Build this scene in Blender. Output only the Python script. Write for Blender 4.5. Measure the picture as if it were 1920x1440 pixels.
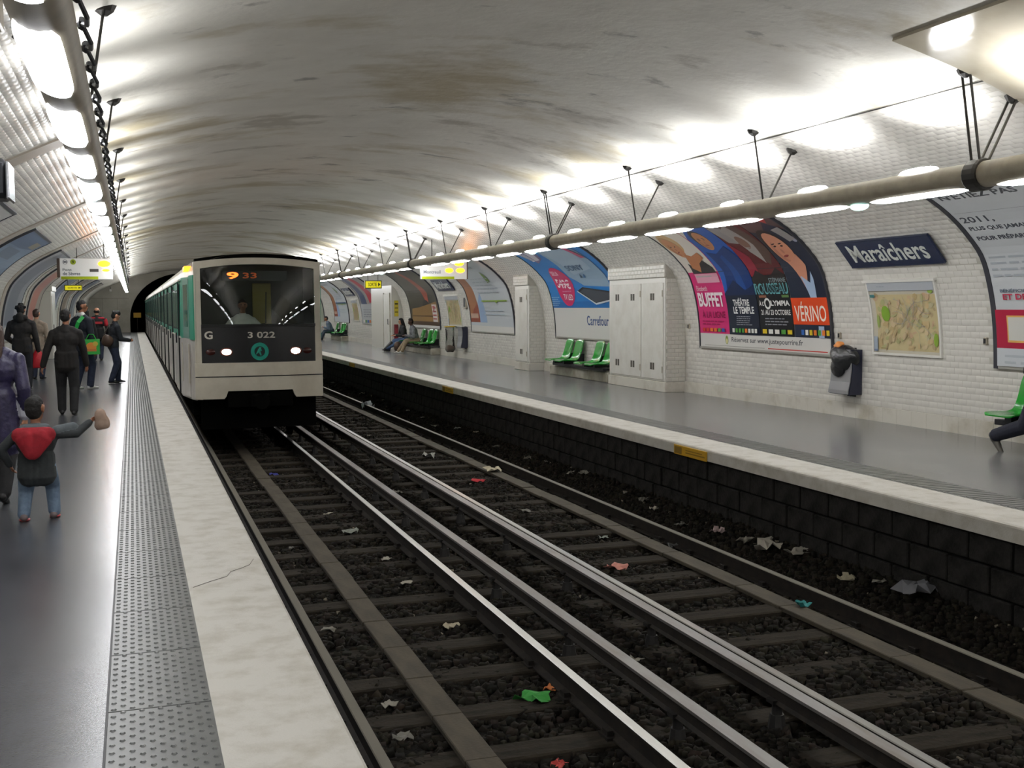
import bpy, bmesh, math, random
import numpy as np
from mathutils import Vector, Matrix, Quaternion
from mathutils.geometry import tessellate_polygon

for o in list(bpy.data.objects):
    bpy.data.objects.remove(o)
SC = bpy.context.scene
COL = SC.collection
R = math.radians
rnd = random.Random(7)
NP = np.random.RandomState(5)

# ------------------------------------------------------------------ camera, world, exposure
CAM_H = 1.64
cam = bpy.data.cameras.new('camera')
cam.sensor_width = 36.0
cam.lens = 36.0 * 2099.2 / 1920.0
cam.clip_start, cam.clip_end = 0.05, 300
camo = bpy.data.objects.new('camera', cam)
COL.objects.link(camo)
_y, _p, _r = R(18.667), R(-4.0215), R(-0.406)
_f0 = Vector((math.sin(_y), math.cos(_y), 0)); _r0 = Vector((math.cos(_y), -math.sin(_y), 0)); _u0 = Vector((0, 0, 1))
_f1 = _f0 * math.cos(_p) + _u0 * math.sin(_p); _u1 = _u0 * math.cos(_p) - _f0 * math.sin(_p)
_r2 = _r0 * math.cos(_r) + _u1 * math.sin(_r); _u2 = _u1 * math.cos(_r) - _r0 * math.sin(_r)
camo.matrix_world = Matrix(((_r2.x, _u2.x, -_f1.x, 0), (_r2.y, _u2.y, -_f1.y, 0), (_r2.z, _u2.z, -_f1.z, CAM_H), (0, 0, 0, 1)))
SC.camera = camo

W = bpy.data.worlds.new('underground'); SC.world = W; W.use_nodes = True
W.node_tree.nodes['Background'].inputs[0].default_value = (0.5, 0.5, 0.48, 1)
W.node_tree.nodes['Background'].inputs[1].default_value = 0.0
SC.view_settings.view_transform = 'Standard'
SC.view_settings.look = 'None'
SC.view_settings.exposure = 0.34
SC.view_settings.gamma = 1.0
SC.view_settings.use_curve_mapping = False
SC.cycles.use_denoising = True
SC.cycles.max_bounces = 8
SC.cycles.diffuse_bounces = 4
SC.cycles.glossy_bounces = 3
SC.cycles.transparent_max_bounces = 8
SC.cycles.sample_clamp_indirect = 6.0
SC.cycles.caustics_reflective = False
SC.cycles.caustics_refractive = False
LAMP_LOW = 16.0      # luminous lens under the tubes
LAMP_UP = 44.0       # luminous lens on top
LAMP_UPW = 20.0      # watts of each uplighter

# ------------------------------------------------------------------ colours and materials
def lin(c):
    return c / 12.92 if c <= 0.04045 else ((c + 0.055) / 1.055) ** 2.4
def hexc(h):
    if isinstance(h, (tuple, list)):
        return tuple(h[:3])
    h = h.lstrip('#')
    return tuple(lin(int(h[i:i + 2], 16) / 255) for i in (0, 2, 4))
MATS = {}
def M(name, col='888888', rough=0.5, metal=0.0, emit=0.0, col2=None, nscale=8.0, nstretch=(1, 1, 1), lo=0.4, hi=0.65,
      bump=0.0, bscale=40.0, spec=0.5, coat=0.0, attr=False, coords='Object'):
    if name in MATS:
        return MATS[name]
    m = bpy.data.materials.new(name); m.use_nodes = True
    nt = m.node_tree; N = nt.nodes; L = nt.links
    b = N['Principled BSDF']; c = hexc(col)
    b.inputs['Base Color'].default_value = (*c, 1)
    b.inputs['Roughness'].default_value = rough
    b.inputs['Metallic'].default_value = metal
    b.inputs['Specular IOR Level'].default_value = spec
    b.inputs['Coat Weight'].default_value = coat
    if emit:
        b.inputs['Emission Color'].default_value = (*c, 1)
        b.inputs['Emission Strength'].default_value = emit
    tc = None
    if col2 or bump:
        tc = N.new('ShaderNodeTexCoord'); mp = N.new('ShaderNodeMapping')
        mp.inputs['Scale'].default_value = nstretch
        L.new(tc.outputs[coords], mp.inputs['Vector'])
    base_out = None
    if attr:
        a = N.new('ShaderNodeAttribute'); a.attribute_name = 'Col'
        L.new(a.outputs['Color'], b.inputs['Base Color']); base_out = a.outputs['Color']
    if col2:
        n = N.new('ShaderNodeTexNoise'); n.inputs['Scale'].default_value = nscale; n.inputs['Detail'].default_value = 8
        n.inputs['Roughness'].default_value = 0.6
        L.new(mp.outputs[0], n.inputs['Vector'])
        rp = N.new('ShaderNodeMapRange'); rp.inputs[1].default_value = lo; rp.inputs[2].default_value = hi
        L.new(n.outputs['Fac'], rp.inputs[0])
        mx = N.new('ShaderNodeMix'); mx.data_type = 'RGBA'
        mx.inputs[6].default_value = (*c, 1); mx.inputs[7].default_value = (*hexc(col2), 1)
        L.new(rp.outputs[0], mx.inputs[0])
        L.new(mx.outputs[2], b.inputs['Base Color'])
    if bump:
        n2 = N.new('ShaderNodeTexNoise'); n2.inputs['Scale'].default_value = bscale; n2.inputs['Detail'].default_value = 6
        L.new(tc.outputs['Object'], n2.inputs['Vector'])
        bp = N.new('ShaderNodeBump'); bp.inputs['Strength'].default_value = bump; bp.inputs['Distance'].default_value = 0.02
        L.new(n2.outputs['Fac'], bp.inputs['Height']); L.new(bp.outputs[0], b.inputs['Normal'])
    MATS[name] = m
    return m

# ------------------------------------------------------------------ object helpers
def link(name, data, parent=None):
    o = bpy.data.objects.new(name, data); COL.objects.link(o)
    if parent is not None:
        o.parent = parent
        o.matrix_parent_inverse = parent.matrix_basis.inverted()
    return o
def thing(name, label, cat, loc=(0, 0, 0), group=None):
    o = bpy.data.objects.new(name, None); COL.objects.link(o); o.location = loc
    o.empty_display_size = 0.1
    o['label'] = label; o['category'] = cat
    if group: o['group'] = group
    return o
def tag(o, label, cat, group=None):
    o['label'] = label; o['category'] = cat
    if group: o['group'] = group
    return o
def kind(o, k):
    o['kind'] = k; return o
def npmesh(name, V, F, mats=(), smooth=False, fcol=None, midx=None):
    """V (n,3) F list/array of faces."""
    me = bpy.data.meshes.new(name)
    if isinstance(F, np.ndarray):
        k = F.shape[1]
        me.vertices.add(len(V)); me.vertices.foreach_set('co', np.asarray(V, np.float32).ravel())
        me.loops.add(F.size); me.loops.foreach_set('vertex_index', F.astype(np.int32).ravel())
        me.polygons.add(len(F)); me.polygons.foreach_set('loop_start', np.arange(0, F.size, k, dtype=np.int32))
        me.polygons.foreach_set('loop_total', np.full(len(F), k, np.int32))
        me.update(calc_edges=True)
    else:
        me.from_pydata([tuple(v) for v in V], [], F)
    for m in mats: me.materials.append(m)
    if midx is not None: me.polygons.foreach_set('material_index', np.asarray(midx, np.int32))
    me.polygons.foreach_set('use_smooth', np.full(len(me.polygons), bool(smooth)))
    if fcol is not None:
        at = me.color_attributes.new('Col', 'FLOAT_COLOR', 'CORNER')
        lt = np.zeros(len(me.polygons), np.int32); me.polygons.foreach_get('loop_total', lt)
        c = np.repeat(np.c_[np.asarray(fcol), np.ones(len(fcol))], lt, axis=0).astype(np.float32)
        at.data.foreach_set('color', c.ravel())
    me.update()
    return me

class MB:
    """collects simple solids, builds them as ONE mesh object"""
    def __init__(s): s.V = []; s.F = []; s.I = []; s.mi = 0
    def add(s, V, F):
        b = len(s.V); s.V += [tuple(v) for v in V]; s.F += [tuple(i + b for i in f) for f in F]; s.I += [s.mi] * len(F); return s
    def box(s, x0, x1, y0, y1, z0, z1):
        V = [(x, y, z) for z in (z0, z1) for y in (y0, y1) for x in (x0, x1)]
        return s.add(V, [(0, 2, 3, 1), (4, 5, 7, 6), (0, 1, 5, 4), (2, 6, 7, 3), (0, 4, 6, 2), (1, 3, 7, 5)])
    def bev(s, x0, x1, y0, y1, z0, z1, b=0.01):
        """box with chamfered edges"""
        bm = bmesh.new(); bmesh.ops.create_cube(bm, size=1)
        for v in bm.verts:
            v.co = Vector(((x0 + x1) / 2 + v.co.x * (x1 - x0), (y0 + y1) / 2 + v.co.y * (y1 - y0), (z0 + z1) / 2 + v.co.z * (z1 - z0)))
        bmesh.ops.bevel(bm, geom=list(bm.edges), offset=b, segments=1, affect='EDGES')
        bm.verts.index_update()
        s.add([v.co for v in bm.verts], [[v.index for v in f.verts] for f in bm.faces]); bm.free(); return s
    def tube(s, pts, r, n=8, cap=True):
        P = [Vector(p) for p in pts]; k = len(P)
        rr = r if isinstance(r, (list, tuple)) else [r] * k
        V = []; up = Vector((0, 0, 1))
        for i, p in enumerate(P):
            t = (P[min(i + 1, k - 1)] - P[max(i - 1, 0)]).normalized()
            a = t.cross(up)
            if a.length < 0.05: a = t.cross(Vector((1, 0, 0)))
            a.normalize(); b = a.cross(t)
            for j in range(n):
                th = 2 * math.pi * j / n
                V.append(p + (a * math.cos(th) + b * math.sin(th)) * rr[i])
        F = [(i * n + j, i * n + (j + 1) % n, (i + 1) * n + (j + 1) % n, (i + 1) * n + j) for i in range(k - 1) for j in range(n)]
        if cap: F += [tuple(range(n))[::-1], tuple((k - 1) * n + j for j in range(n))]
        return s.add(V, F)
    def ell(s, c, r, n=10, m=6, rot=None):
        V = []; F = []
        for i in range(m + 1):
            ph = math.pi * i / m
            for j in range(n):
                th = 2 * math.pi * j / n
                v = Vector((r[0] * math.sin(ph) * math.cos(th), r[1] * math.sin(ph) * math.sin(th), r[2] * math.cos(ph)))
                if rot is not None: v = rot @ v
                V.append(Vector(c) + v)
        for i in range(m):
            for j in range(n):
                F.append((i * n + j, (i + 1) * n + j, (i + 1) * n + (j + 1) % n, i * n + (j + 1) % n))
        return s.add(V, F)
    def prism(s, poly, fn, a, b):
        """2D polygon extruded from a to b; fn(u,v,w)->xyz"""
        n = len(poly)
        V = [fn(u, v, a) for u, v in poly] + [fn(u, v, b) for u, v in poly]
        F = [(i, (i + 1) % n, n + (i + 1) % n, n + i) for i in range(n)]
        for t in tessellate_polygon([[Vector((u, v, 0)) for u, v in poly]]):
            F += [tuple(t)[::-1], tuple(n + i for i in t)]
        return s.add(V, F)
    def mesh(s, name, mats=(), smooth=False):
        me = bpy.data.meshes.new(name); me.from_pydata(s.V, [], s.F)
        for m in (mats if isinstance(mats, (list, tuple)) else [mats]): me.materials.append(m)
        if any(s.I): me.polygons.foreach_set('material_index', np.array(s.I, np.int32))
        bm = bmesh.new(); bm.from_mesh(me); bmesh.ops.recalc_face_normals(bm, faces=bm.faces); bm.to_mesh(me); bm.free()
        if smooth:
            me.polygons.foreach_set('use_smooth', np.ones(len(me.polygons), bool))
            me.set_sharp_from_angle(angle=R(38))
        me.update(); return me
    def build(s, name, mats=(), parent=None, smooth=False):
        return link(name, s.mesh(name, mats, smooth), parent)
    def fn(s, f):
        s.V = [tuple(f(Vector(v))) for v in s.V]; return s
def inst(name, me, mw, parent=None):
    o = bpy.data.objects.new(name, me); COL.objects.link(o)
    if parent is not None:
        o.parent = parent; o.matrix_parent_inverse = parent.matrix_basis.inverted()
    o.matrix_basis = mw
    return o
def copy_tree(src, mw):
    """copy of a thing and its parts (two levels), placed by matrix mw applied in front"""
    c = src.copy(); COL.objects.link(c); c.matrix_basis = mw @ src.matrix_basis
    for ch in src.children:
        d = ch.copy(); COL.objects.link(d); d.parent = c; d.matrix_parent_inverse = ch.matrix_parent_inverse.copy()
        for g in ch.children:
            e = g.copy(); COL.objects.link(e); e.parent = d; e.matrix_parent_inverse = g.matrix_parent_inverse.copy()
    return c

# ------------------------------------------------------------------ station section
XC = 3.4185
XR, XL = 9.757, -2.92
HALF = XR - XC
YN, YF = -22.0, 80.0
EL, ER = 0.755, 6.082          # platform edges
ZRAIL = -0.86
def catmull(P, n=10):
    out = []
    P = [np.array(p, float) for p in P]; Q = [2 * P[0] - P[1]] + P + [2 * P[-1] - P[-2]]
    for i in range(1, len(Q) - 2):
        for k in range(n):
            t = k / n
            out.append(0.5 * ((2 * Q[i]) + (-Q[i - 1] + Q[i + 1]) * t + (2 * Q[i - 1] - 5 * Q[i] + 4 * Q[i + 1] - Q[i + 2]) * t * t
                              + (-Q[i - 1] + 3 * Q[i] - 3 * Q[i + 1] + Q[i + 2]) * t ** 3))
    out.append(P[-1]); return np.array(out)
PROF = catmull([(0, 0), (0, .45), (0, .9), (.03, 1.36), (.10, 1.76), (.235, 2.16), (.455, 2.43), (.72, 2.66), (1.06, 2.87), (1.66, 3.16), (2.6, 3.58),
                (3.8, 3.92), (5.0, 4.12), (HALF, 4.2)], 12)
SARC = np.r_[0, np.cumsum(np.hypot(*np.diff(PROF, axis=0).T))]
STOP = float(np.interp(2.62, PROF[:, 0], SARC))        # arc length at the top of the tiles
def prof(s):
    dx = np.interp(s, SARC, PROF[:, 0]); z = np.interp(s, SARC, PROF[:, 1])
    e = 0.04
    tx = np.interp(s + e, SARC, PROF[:, 0]) - np.interp(s - e, SARC, PROF[:, 0])
    tz = np.interp(s + e, SARC, PROF[:, 1]) - np.interp(s - e, SARC, PROF[:, 1])
    l = np.hypot(tx, tz); return dx, z, tx / l, tz / l        # normal pointing inwards = (tz, -tx)
def arc_at_z(z): return float(np.interp(z, PROF[:, 1], SARC))
def wpt(side, y, s, d=0.0):
    """point on the wall: side +1 right, -1 left; d metres proud of the surface"""
    dx, z, tx, tz = prof(s)
    dx = dx + tz * d; z = z - tx * d
    x = (XR - dx) if side > 0 else (XL + dx)
    return np.stack(np.broadcast_arrays(x, y, z), -1)
# ------------------------------------------------------------------ setting materials
m_tile = M('glazed_tile', 'cfccc4', rough=0.22, attr=True, spec=0.5)
m_grout = M('grout', 'bcb8ae', rough=0.8, col2='a29e93', nscale=3)
m_plinth = M('plinth_tile', 'ccc8bd', rough=0.3, col2='a9a290', nscale=2.2, lo=.5, hi=.75)
m_floor = M('asphalt_floor', '4c4e53', rough=0.25, col2='3f4145', nscale=2.5, nstretch=(1, .35, 1), bump=.04, bscale=90, spec=.5)
m_nose = M('white_edge', 'cbc8c0', rough=0.7, col2='b4afa3', nscale=5.0, lo=.45, hi=.7, bump=.2, bscale=90)
m_tact = M('tactile_rubber', '5e605f', rough=0.35, col2='4e504f', nscale=6)
m_stone = M('sooty_stone', '2e2d2b', rough=0.9, col2='1c1b1a', nscale=5, spec=.15, bump=.6, bscale=30)
m_soot = M('soot', '161513', rough=0.95, spec=.1, col2='0c0c0b', nscale=4, bump=.4, bscale=20)
m_dark = M('dark_metal', '26272b', rough=0.45, metal=.5)
m_grey = M('tube_grey', 'a59d8c', rough=0.4, col2='948c7c', nscale=5)
m_white = M('white_paint', 'd8d6cf', rough=0.35)
m_conc = M('concrete', 'a9a598', rough=.7, col2='8d8877', nscale=4)

def ceiling_mat():
    m = bpy.data.materials.new('stained_plaster'); m.use_nodes = True
    nt = m.node_tree; N = nt.nodes; L = nt.links; b = N['Principled BSDF']
    b.inputs['Roughness'].default_value = .55
    tc = N.new('ShaderNodeTexCoord')
    def noise(scale, stretch, lo, hi, det=8, off=(0, 0, 0)):
        mp = N.new('ShaderNodeMapping'); mp.inputs['Scale'].default_value = stretch; mp.inputs['Location'].default_value = off
        L.new(tc.outputs['Object'], mp.inputs[0])
        n = N.new('ShaderNodeTexNoise'); n.inputs['Scale'].default_value = scale; n.inputs['Detail'].default_value = det; n.inputs['Roughness'].default_value = .62
        L.new(mp.outputs[0], n.inputs['Vector'])
        r = N.new('ShaderNodeMapRange'); r.inputs[1].default_value = lo; r.inputs[2].default_value = hi
        L.new(n.outputs['Fac'], r.inputs[0]); return r.outputs[0]
    def mix(fac, a, bcol, amt=1.0):
        mx = N.new('ShaderNodeMix'); mx.data_type = 'RGBA'
        if amt != 1.0:
            mu = N.new('ShaderNodeMath'); mu.operation = 'MULTIPLY'; mu.inputs[1].default_value = amt; L.new(fac, mu.inputs[0]); fac = mu.outputs[0]
        L.new(fac, mx.inputs[0])
        if isinstance(a, str): mx.inputs[6].default_value = (*hexc(a), 1)
        else: L.new(a, mx.inputs[6])
        mx.inputs[7].default_value = (*hexc(bcol), 1); return mx.outputs[2]
    # damp zone runs along the crown: more stains near X = XC
    sx = N.new('ShaderNodeSeparateXYZ'); L.new(tc.outputs['Object'], sx.inputs[0])
    c = mix(noise(1.2, (1, 1, 1), .35, .7), 'dfdcd2', 'd0ccc1')
    c = mix(noise(.42, (.55, 1.0, 1), .52, .62, 12, (3.1, 1.7, 0)), c, 'a3946c', .75)
    c = mix(noise(.8, (.6, 1.0, 1), .58, .66, 12, (7.3, 5.2, 0)), c, '847a66', .55)
    c = mix(noise(1.3, (.7, 1.2, 1), .63, .69, 15, (1.3, 9.2, 0)), c, '4c473d', .55)
    L.new(c, b.inputs['Base Color'])
    n2 = N.new('ShaderNodeTexNoise'); n2.inputs['Scale'].default_value = 9; n2.inputs['Detail'].default_value = 6
    L.new(tc.outputs['Object'], n2.inputs['Vector'])
    bp = N.new('ShaderNodeBump'); bp.inputs['Strength'].default_value = .25; bp.inputs['Distance'].default_value = .03
    L.new(n2.outputs['Fac'], bp.inputs['Height']); L.new(bp.outputs[0], b.inputs['Normal'])
    return m
m_ceil = ceiling_mat()

# ------------------------------------------------------------------ vault: walls and ceiling
def shell(name, side_s, mat):
    """side_s: list of (side, s) columns swept along Y"""
    ys = np.array([YN, 8.1] + list(np.arange(12, YF, 6.0)) + [YF + .01])
    cols = len(side_s)
    V = np.concatenate([np.stack([wpt(sd, y, s)[None] for sd, s in side_s]).reshape(-1, 3) for y in ys])
    F = [(i * cols + j, i * cols + j + 1, (i + 1) * cols + j + 1, (i + 1) * cols + j) for i in range(len(ys) - 1) for j in range(cols - 1)]
    o = link(name, npmesh(name, V, np.array(F), [mat], True)); return kind(o, 'structure')
SS = np.linspace(0, STOP, 40); SX = float(SARC[-1])
wall_right = shell('wall_right', [(1, s) for s in SS], m_grout)
wall_left = shell('wall_left', [(-1, s) for s in SS], m_grout)
CS = np.linspace(STOP, SX, 26)
ceiling = shell('ceiling', [(1, s) for s in CS] + [(-1, s) for s in CS[::-1][1:]], m_ceil)

# poster bays and blocks that interrupt the tiling: (y0, y1, s0, s1)
S85 = arc_at_z(.85)
BAY_R = [(6.8, 10.83), (14.1, 18.14), (21.5, 25.5), (28.5, 32.6), (36.2, 40.3), (45.6, 49.6), (52.8, 56.8), (60.1, 64.1), (67.4, 71.4)]
BAY_L = [(13.8, 17.6), (21.0, 25.0), (28.4, 32.4), (34.6, 38.6), (42.9, 46.9), (50.2, 54.2), (57.5, 61.5), (64.8, 68.8), (72.1, 76.1)]
BAYH = 2.62
MASK = {1: [(a + .03, b - .03, S85 + .03, S85 + BAYH - .03) for a, b in BAY_R] + [(18.8, 21.5, 0, 2.3), (26.25, 27.4, 0, 2.3), (41.7, 45.5, 0, 2.4), (3, 8.12, 0, 9)],
        -1: [(a + .03, b - .03, S85 + .03, S85 + BAYH - .03) for a, b in BAY_L] + [(39.2, 41.2, 0, 2.3)] +
            [(y, y + .5, 0, 9) for y in (12.85, 20.25, 27.6, 33.5, 41.7, 49.0, 56.4)]}
TW, TH, S0 = 0.152, 0.0765, 0.205
def tiles(side, y0, y1, name, parent, singles=None):
    rows = int((STOP - S0) / TH); cols = int((y1 - y0) / TW)
    J, I = np.meshgrid(np.arange(rows), np.arange(cols), indexing='ij')
    s = S0 + J * TH + TH / 2; y = y0 + I * TW + (J % 2) * TW / 2 + TW / 2
    s = s.ravel(); y = y.ravel(); keep = np.ones(len(s), bool)
    for a, b, c, d in MASK[side]:
        keep &= ~((y > a - TW * .4) & (y < b + TW * .4) & (s > c - TH * .4) & (s < d + TH * .4))
    s, y = s[keep], y[keep]
    if singles:
        dist = np.hypot(y, XR - np.interp(s, SARC, PROF[:, 0]))
        vis = (y > singles) & (s < arc_at_z(2.5))
        order = np.argsort(np.where(vis, dist, 1e9))[:300]
        me = MB()
        a, b2, g, h = TW / 2 - .0015, TH / 2 - .0015, .011, .0045
        V = [(-a, -b2, 0), (a, -b2, 0), (a, b2, 0), (-a, b2, 0), (-a + g, -b2 + g, h), (a - g, -b2 + g, h), (a - g, b2 - g, h), (-a + g, b2 - g, h)]
        F = [(4, 5, 6, 7), (0, 1, 5, 4), (1, 2, 6, 5), (2, 3, 7, 6), (3, 0, 4, 7)]
        tm = npmesh('tile', V, F, [m_tile], True, fcol=[hexc('cfccc4')] * 5)
        for k in order:
            dx, z, tx, tz = prof(s[k])
            t = Vector((-side * tx, 0, tz)); n = Vector((-side * tz, 0, -tx)); yy = t.cross(n)
            mw = Matrix((( yy.x, t.x, n.x, (XR - dx) if side > 0 else XL + dx), (yy.y, t.y, n.y, y[k]), (yy.z, t.z, n.z, z), (0, 0, 0, 1)))
            inst('tile', tm, mw @ Matrix.Rotation(rnd.gauss(0, .006), 4, 'X') @ Matrix.Rotation(rnd.gauss(0, .006), 4, 'Y'), parent)
        kk = np.ones(len(s), bool); kk[order] = False; s, y = s[kk], y[kk]
    n = len(s); a, b2, g, h = TW / 2 - .0015, TH / 2 - .0015, .011, .0045
    off = [(-a, -b2, 0), (a, -b2, 0), (a, b2, 0), (-a, b2, 0), (-a + g, -b2 + g, h), (a - g, -b2 + g, h), (a - g, b2 - g, h), (-a + g, b2 - g, h)]
    jx = NP.normal(0, .006, n); jy = NP.normal(0, .006, n)
    V = np.stack([wpt(side, y + ou, s + ov, od + ou * jy + ov * jx + .0006) for ou, ov, od in off], 1).reshape(-1, 3)
    F0 = np.array([(4, 5, 6, 7), (0, 1, 5, 4), (1, 2, 6, 5), (2, 3, 7, 6), (3, 0, 4, 7)])
    if side > 0: F0 = F0[:, ::-1]
    F = (np.arange(n)[:, None, None] * 8 + F0[None]).reshape(-1, 4)
    base = np.array(hexc('cfccc4')); f = NP.normal(1, .035, (n, 1)); c = np.repeat(base * np.clip(f, .86, 1.1), 5, 0)
    o = link(name, npmesh(name, V, F, [m_tile], True, fcol=c), parent); return kind(o, 'stuff')
tiles(1, 8.1, 62, 'tiles', wall_right, singles=10.0)
tiles(-1, -4.0, 62, 'tiles', wall_left)
# plinth course of taller tiles
for side, par in ((1, wall_right), (-1, wall_left)):
    mb = MB(); y = 8.1 if side > 0 else -4.0
    while y < 62:
        if not any(a - .1 < y < b for a, b, c, d in MASK[side] if c == 0):
            x = XR if side > 0 else XL
            mb.box(min(x, x - side * .022), max(x, x - side * .022), y + .002, y + .298, 0, .2)
        y += .3
    o = kind(mb.build('plinth_tiles', m_plinth, par), 'stuff')
# painted glossy rib over the near end of the right-hand vault
m_rib = M('gloss_cream', 'b9b1a0', rough=.12, col2='aca390', nscale=1.2, spec=.6)
def strip(name, side, y0, y1, s0, s1, d, mat, parent=None):
    ss = np.linspace(s0, s1, 40); V = []; F = []
    for s in ss:
        V += [wpt(side, y0, s, 0), wpt(side, y0, s, d), wpt(side, y1, s, d), wpt(side, y1, s, 0)]
    for i in range(39):
        for j in range(3): F.append((i * 4 + j, i * 4 + j + 1, i * 4 + 4 + j + 1, i * 4 + 4 + j))
    F += [(0, 1, 2, 3), (156, 157, 158, 159)]
    return link(name, npmesh(name, V, F, [mat]), parent)
kind(strip('rib', 1, 2.5, 8.1, 0.0, float(np.interp(3.6, PROF[:, 0], SARC)), .03, m_rib), 'structure').name = 'trim_1'
m_band = M('plain_band', 'a99f92', rough=.4)
for i, y in enumerate((12.85, 20.25, 27.6, 33.5, 41.7, 49.0, 56.4)):
    kind(strip('trim_%d' % (i + 2), -1, y, y + .5, 0.0, STOP + .05, .02, m_band), 'structure')

# ------------------------------------------------------------------ platforms
def platform(side):
    edge = EL if side < 0 else ER; wx = XL - .02 if side < 0 else XR + .02
    inn = edge + side * .49; tc = edge + side * .905
    mb = MB(); mb.box(min(tc, wx), max(tc, wx), YN, YF, -.14, 0)
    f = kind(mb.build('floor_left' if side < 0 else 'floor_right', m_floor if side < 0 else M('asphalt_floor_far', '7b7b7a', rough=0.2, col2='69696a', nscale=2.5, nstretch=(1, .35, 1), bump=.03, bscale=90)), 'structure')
    mb = MB(); mb.box(min(inn, tc), max(inn, tc), YN, YF, -.14, -.004); kind(mb.build('tactile_bed', m_dark, f), 'structure')
    # white nosing with rounded lip
    pr = [(0, -.128), (0, -.02), (.006, -.006), (.02, 0.003), (.49, .003), (.49, -.128)]
    mb = MB(); ys = np.linspace(YN, YF, 31)
    for a, b in zip(ys[:-1], ys[1:]):
        mb.prism([(edge + side * u, v) for u, v in pr], lambda u, v, w: (u, w, v), a, b)
    o = kind(mb.build('trim_%d' % (21 if side < 0 else 22), m_nose), 'structure')
    return f, o
floor_l, nose_l = platform(-1)
floor_r, nose_r = platform(1)
# hairline crack in the near nosing
mb = MB()
ck = [(.29, 6.72), (.36, 6.80), (.42, 6.86), (.50, 6.93), (.53, 7.05), (.60, 7.12), (.66, 7.2), (.70, 7.36)]
for (a, b), (c, d) in zip(ck[:-1], ck[1:]):
    w = .006
    mb.add([(a, b - w, .0045), (c, d - w, .0045), (c, d + w, .0045), (a, b + w, .0045)], [(0, 1, 2, 3)])
mb.build('crack', M('crack', '4a463e', rough=.9), nose_l)
# tactile plates with studs: one shared mesh, one object per plate
def plate_mesh():
    V = []; F = []; w, l = .40, .78
    def q(*v):
        b = len(V); V.extend(v); F.append(tuple(range(b, b + 4)))
    mb = MB(); mb.bev(-w / 2 - .004, w / 2 + .004, -l / 2 + .0025, l / 2 - .0025, -.004, .003, .002)
    V += mb.V; F += mb.F
    nx, ny = 11, 20
    for i in range(nx):
        for j in range(ny):
            if (i + j) % 2: continue
            cx = -w / 2 + (i + .5) * w / nx; cy = -l / 2 + (j + .5) * l / ny; b = len(V); k = 6
            for rr, z in ((.0125, .003), (.007, .0085)):
                for t in range(k):
                    V.append((cx + rr * math.cos(t * math.pi / 3), cy + rr * math.sin(t * math.pi / 3), z))
            F.extend([(b + t, b + (t + 1) % k, b + k + (t + 1) % k, b + k + t) for t in range(k)]); F.append(tuple(b + k + t for t in range(k)))
    return npmesh('tactile_plate', V, F, [m_tact])
pm = plate_mesh()
def rib_plate_mesh():
    mb = MB(); w, l = .40, .78; mb.bev(-w / 2, w / 2, -l / 2 + .0025, l / 2 - .0025, -.004, .003, .002)
    for j in range(10):
        y = -l / 2 + (j + .5) * l / 10; mb.box(-w / 2 + .02, w / 2 - .02, y - .022, y + .022, .003, .006)
    return mb.mesh('tactile_plate', M('tactile_grey', '757673', rough=.35, col2='686966', nscale=6))
pm2 = rib_plate_mesh()
y = 1.2
while y < 79.4:
    inst('tactile_plate', pm, Matrix.Translation((.0625, y, 0)), floor_l)
    inst('tactile_plate', pm2, Matrix.Translation((6.78, y, 0)), floor_r)
    y += .785
# sooty block walls under the platform edges
def block_wall(side, x, name):
    mb = MB(); mb.box(min(x, x + side * .2), max(x, x + side * .2), YN, YF + 20, -1.3, -.128)
    wl = kind(mb.build(name, m_soot), 'structure')
    L, Hh = .47, .235; bm = MB().bev(-.03, .02, -L / 2 + .012, L / 2 - .012, -Hh / 2 + .01, Hh / 2 - .01, .008).mesh('stone', m_stone)
    many = MB(); n = 0
    for j in range(4):
        yy = 4.5 + (j % 2) * L / 2
        while yy < 80:
            z = -.145 - Hh / 2 - j * Hh
            if yy < 4.5 + 75 * L and side > 0:
                inst('stone', bm, Matrix.Translation((x + rnd.uniform(-.008, .006), yy, z)) @ Matrix.Rotation(rnd.gauss(0, .01), 4, 'Z'), wl)
            else:
                many.box(min(x - side * .03, x + side * .02), max(x - side * .03, x + side * .02), yy - L / 2 + .012, yy + L / 2 - .012, z - Hh / 2 + .01, z + Hh / 2 - .01)
            yy += L
    kind(many.build('stones', m_stone, wl), 'stuff')
block_wall(1, 6.2, 'wall_trackside_right'); block_wall(-1, .63, 'wall_trackside_left')
# end walls: far white wall with the tunnel mouth, and the closed end behind the camera
def tunnel_arch(n=24, hw=3.58, z0=.9, top=4.0):
    return [(XC + hw * math.cos(t), z0 + (top - z0) * math.sin(t)) for t in np.linspace(0, math.pi, n)]
arch = tunnel_arch()
outer = [(XR, 0)] + [(XR - float(d), float(z)) for d, z in PROF[::4]] + [(XL + float(d), float(z)) for d, z in PROF[::4][::-1]] + [(XL, 0)]
mb = MB()
mb.prism([(arch[-1][0], 0), (XL - .1, 0)] + [(XL - .1, 4.3), (arch[-1][0], 4.3)], lambda u, v, w: (u, w, v), YF, YF + .3)
mb.prism([(XR + .1, 0), (arch[0][0], 0), (arch[0][0], 4.3), (XR + .1, 4.3)], lambda u, v, w: (u, w, v), YF, YF + .3)
for (a, b), (c, d) in zip(arch[:-1], arch[1:]):
    mb.prism([(a, b), (a, 4.3), (c, 4.3), (c, d)], lambda u, v, w: (u, w, v), YF, YF + .3)
wall_far = kind(mb.build('wall_far', M('end_wall', 'b5b1a5', rough=.5, col2='a39e90', nscale=.8)), 'structure')
mb = MB()
for x in (-1.9, -.95): mb.box(x - .01, x + .01, YF - .012, YF, 0, 2.3)
mb.box(-2.7, -.2, YF - .012, YF, 2.28, 2.31); mb.build('panel_joint', M('joint', '8a8678', rough=.6), wall_far)
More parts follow.
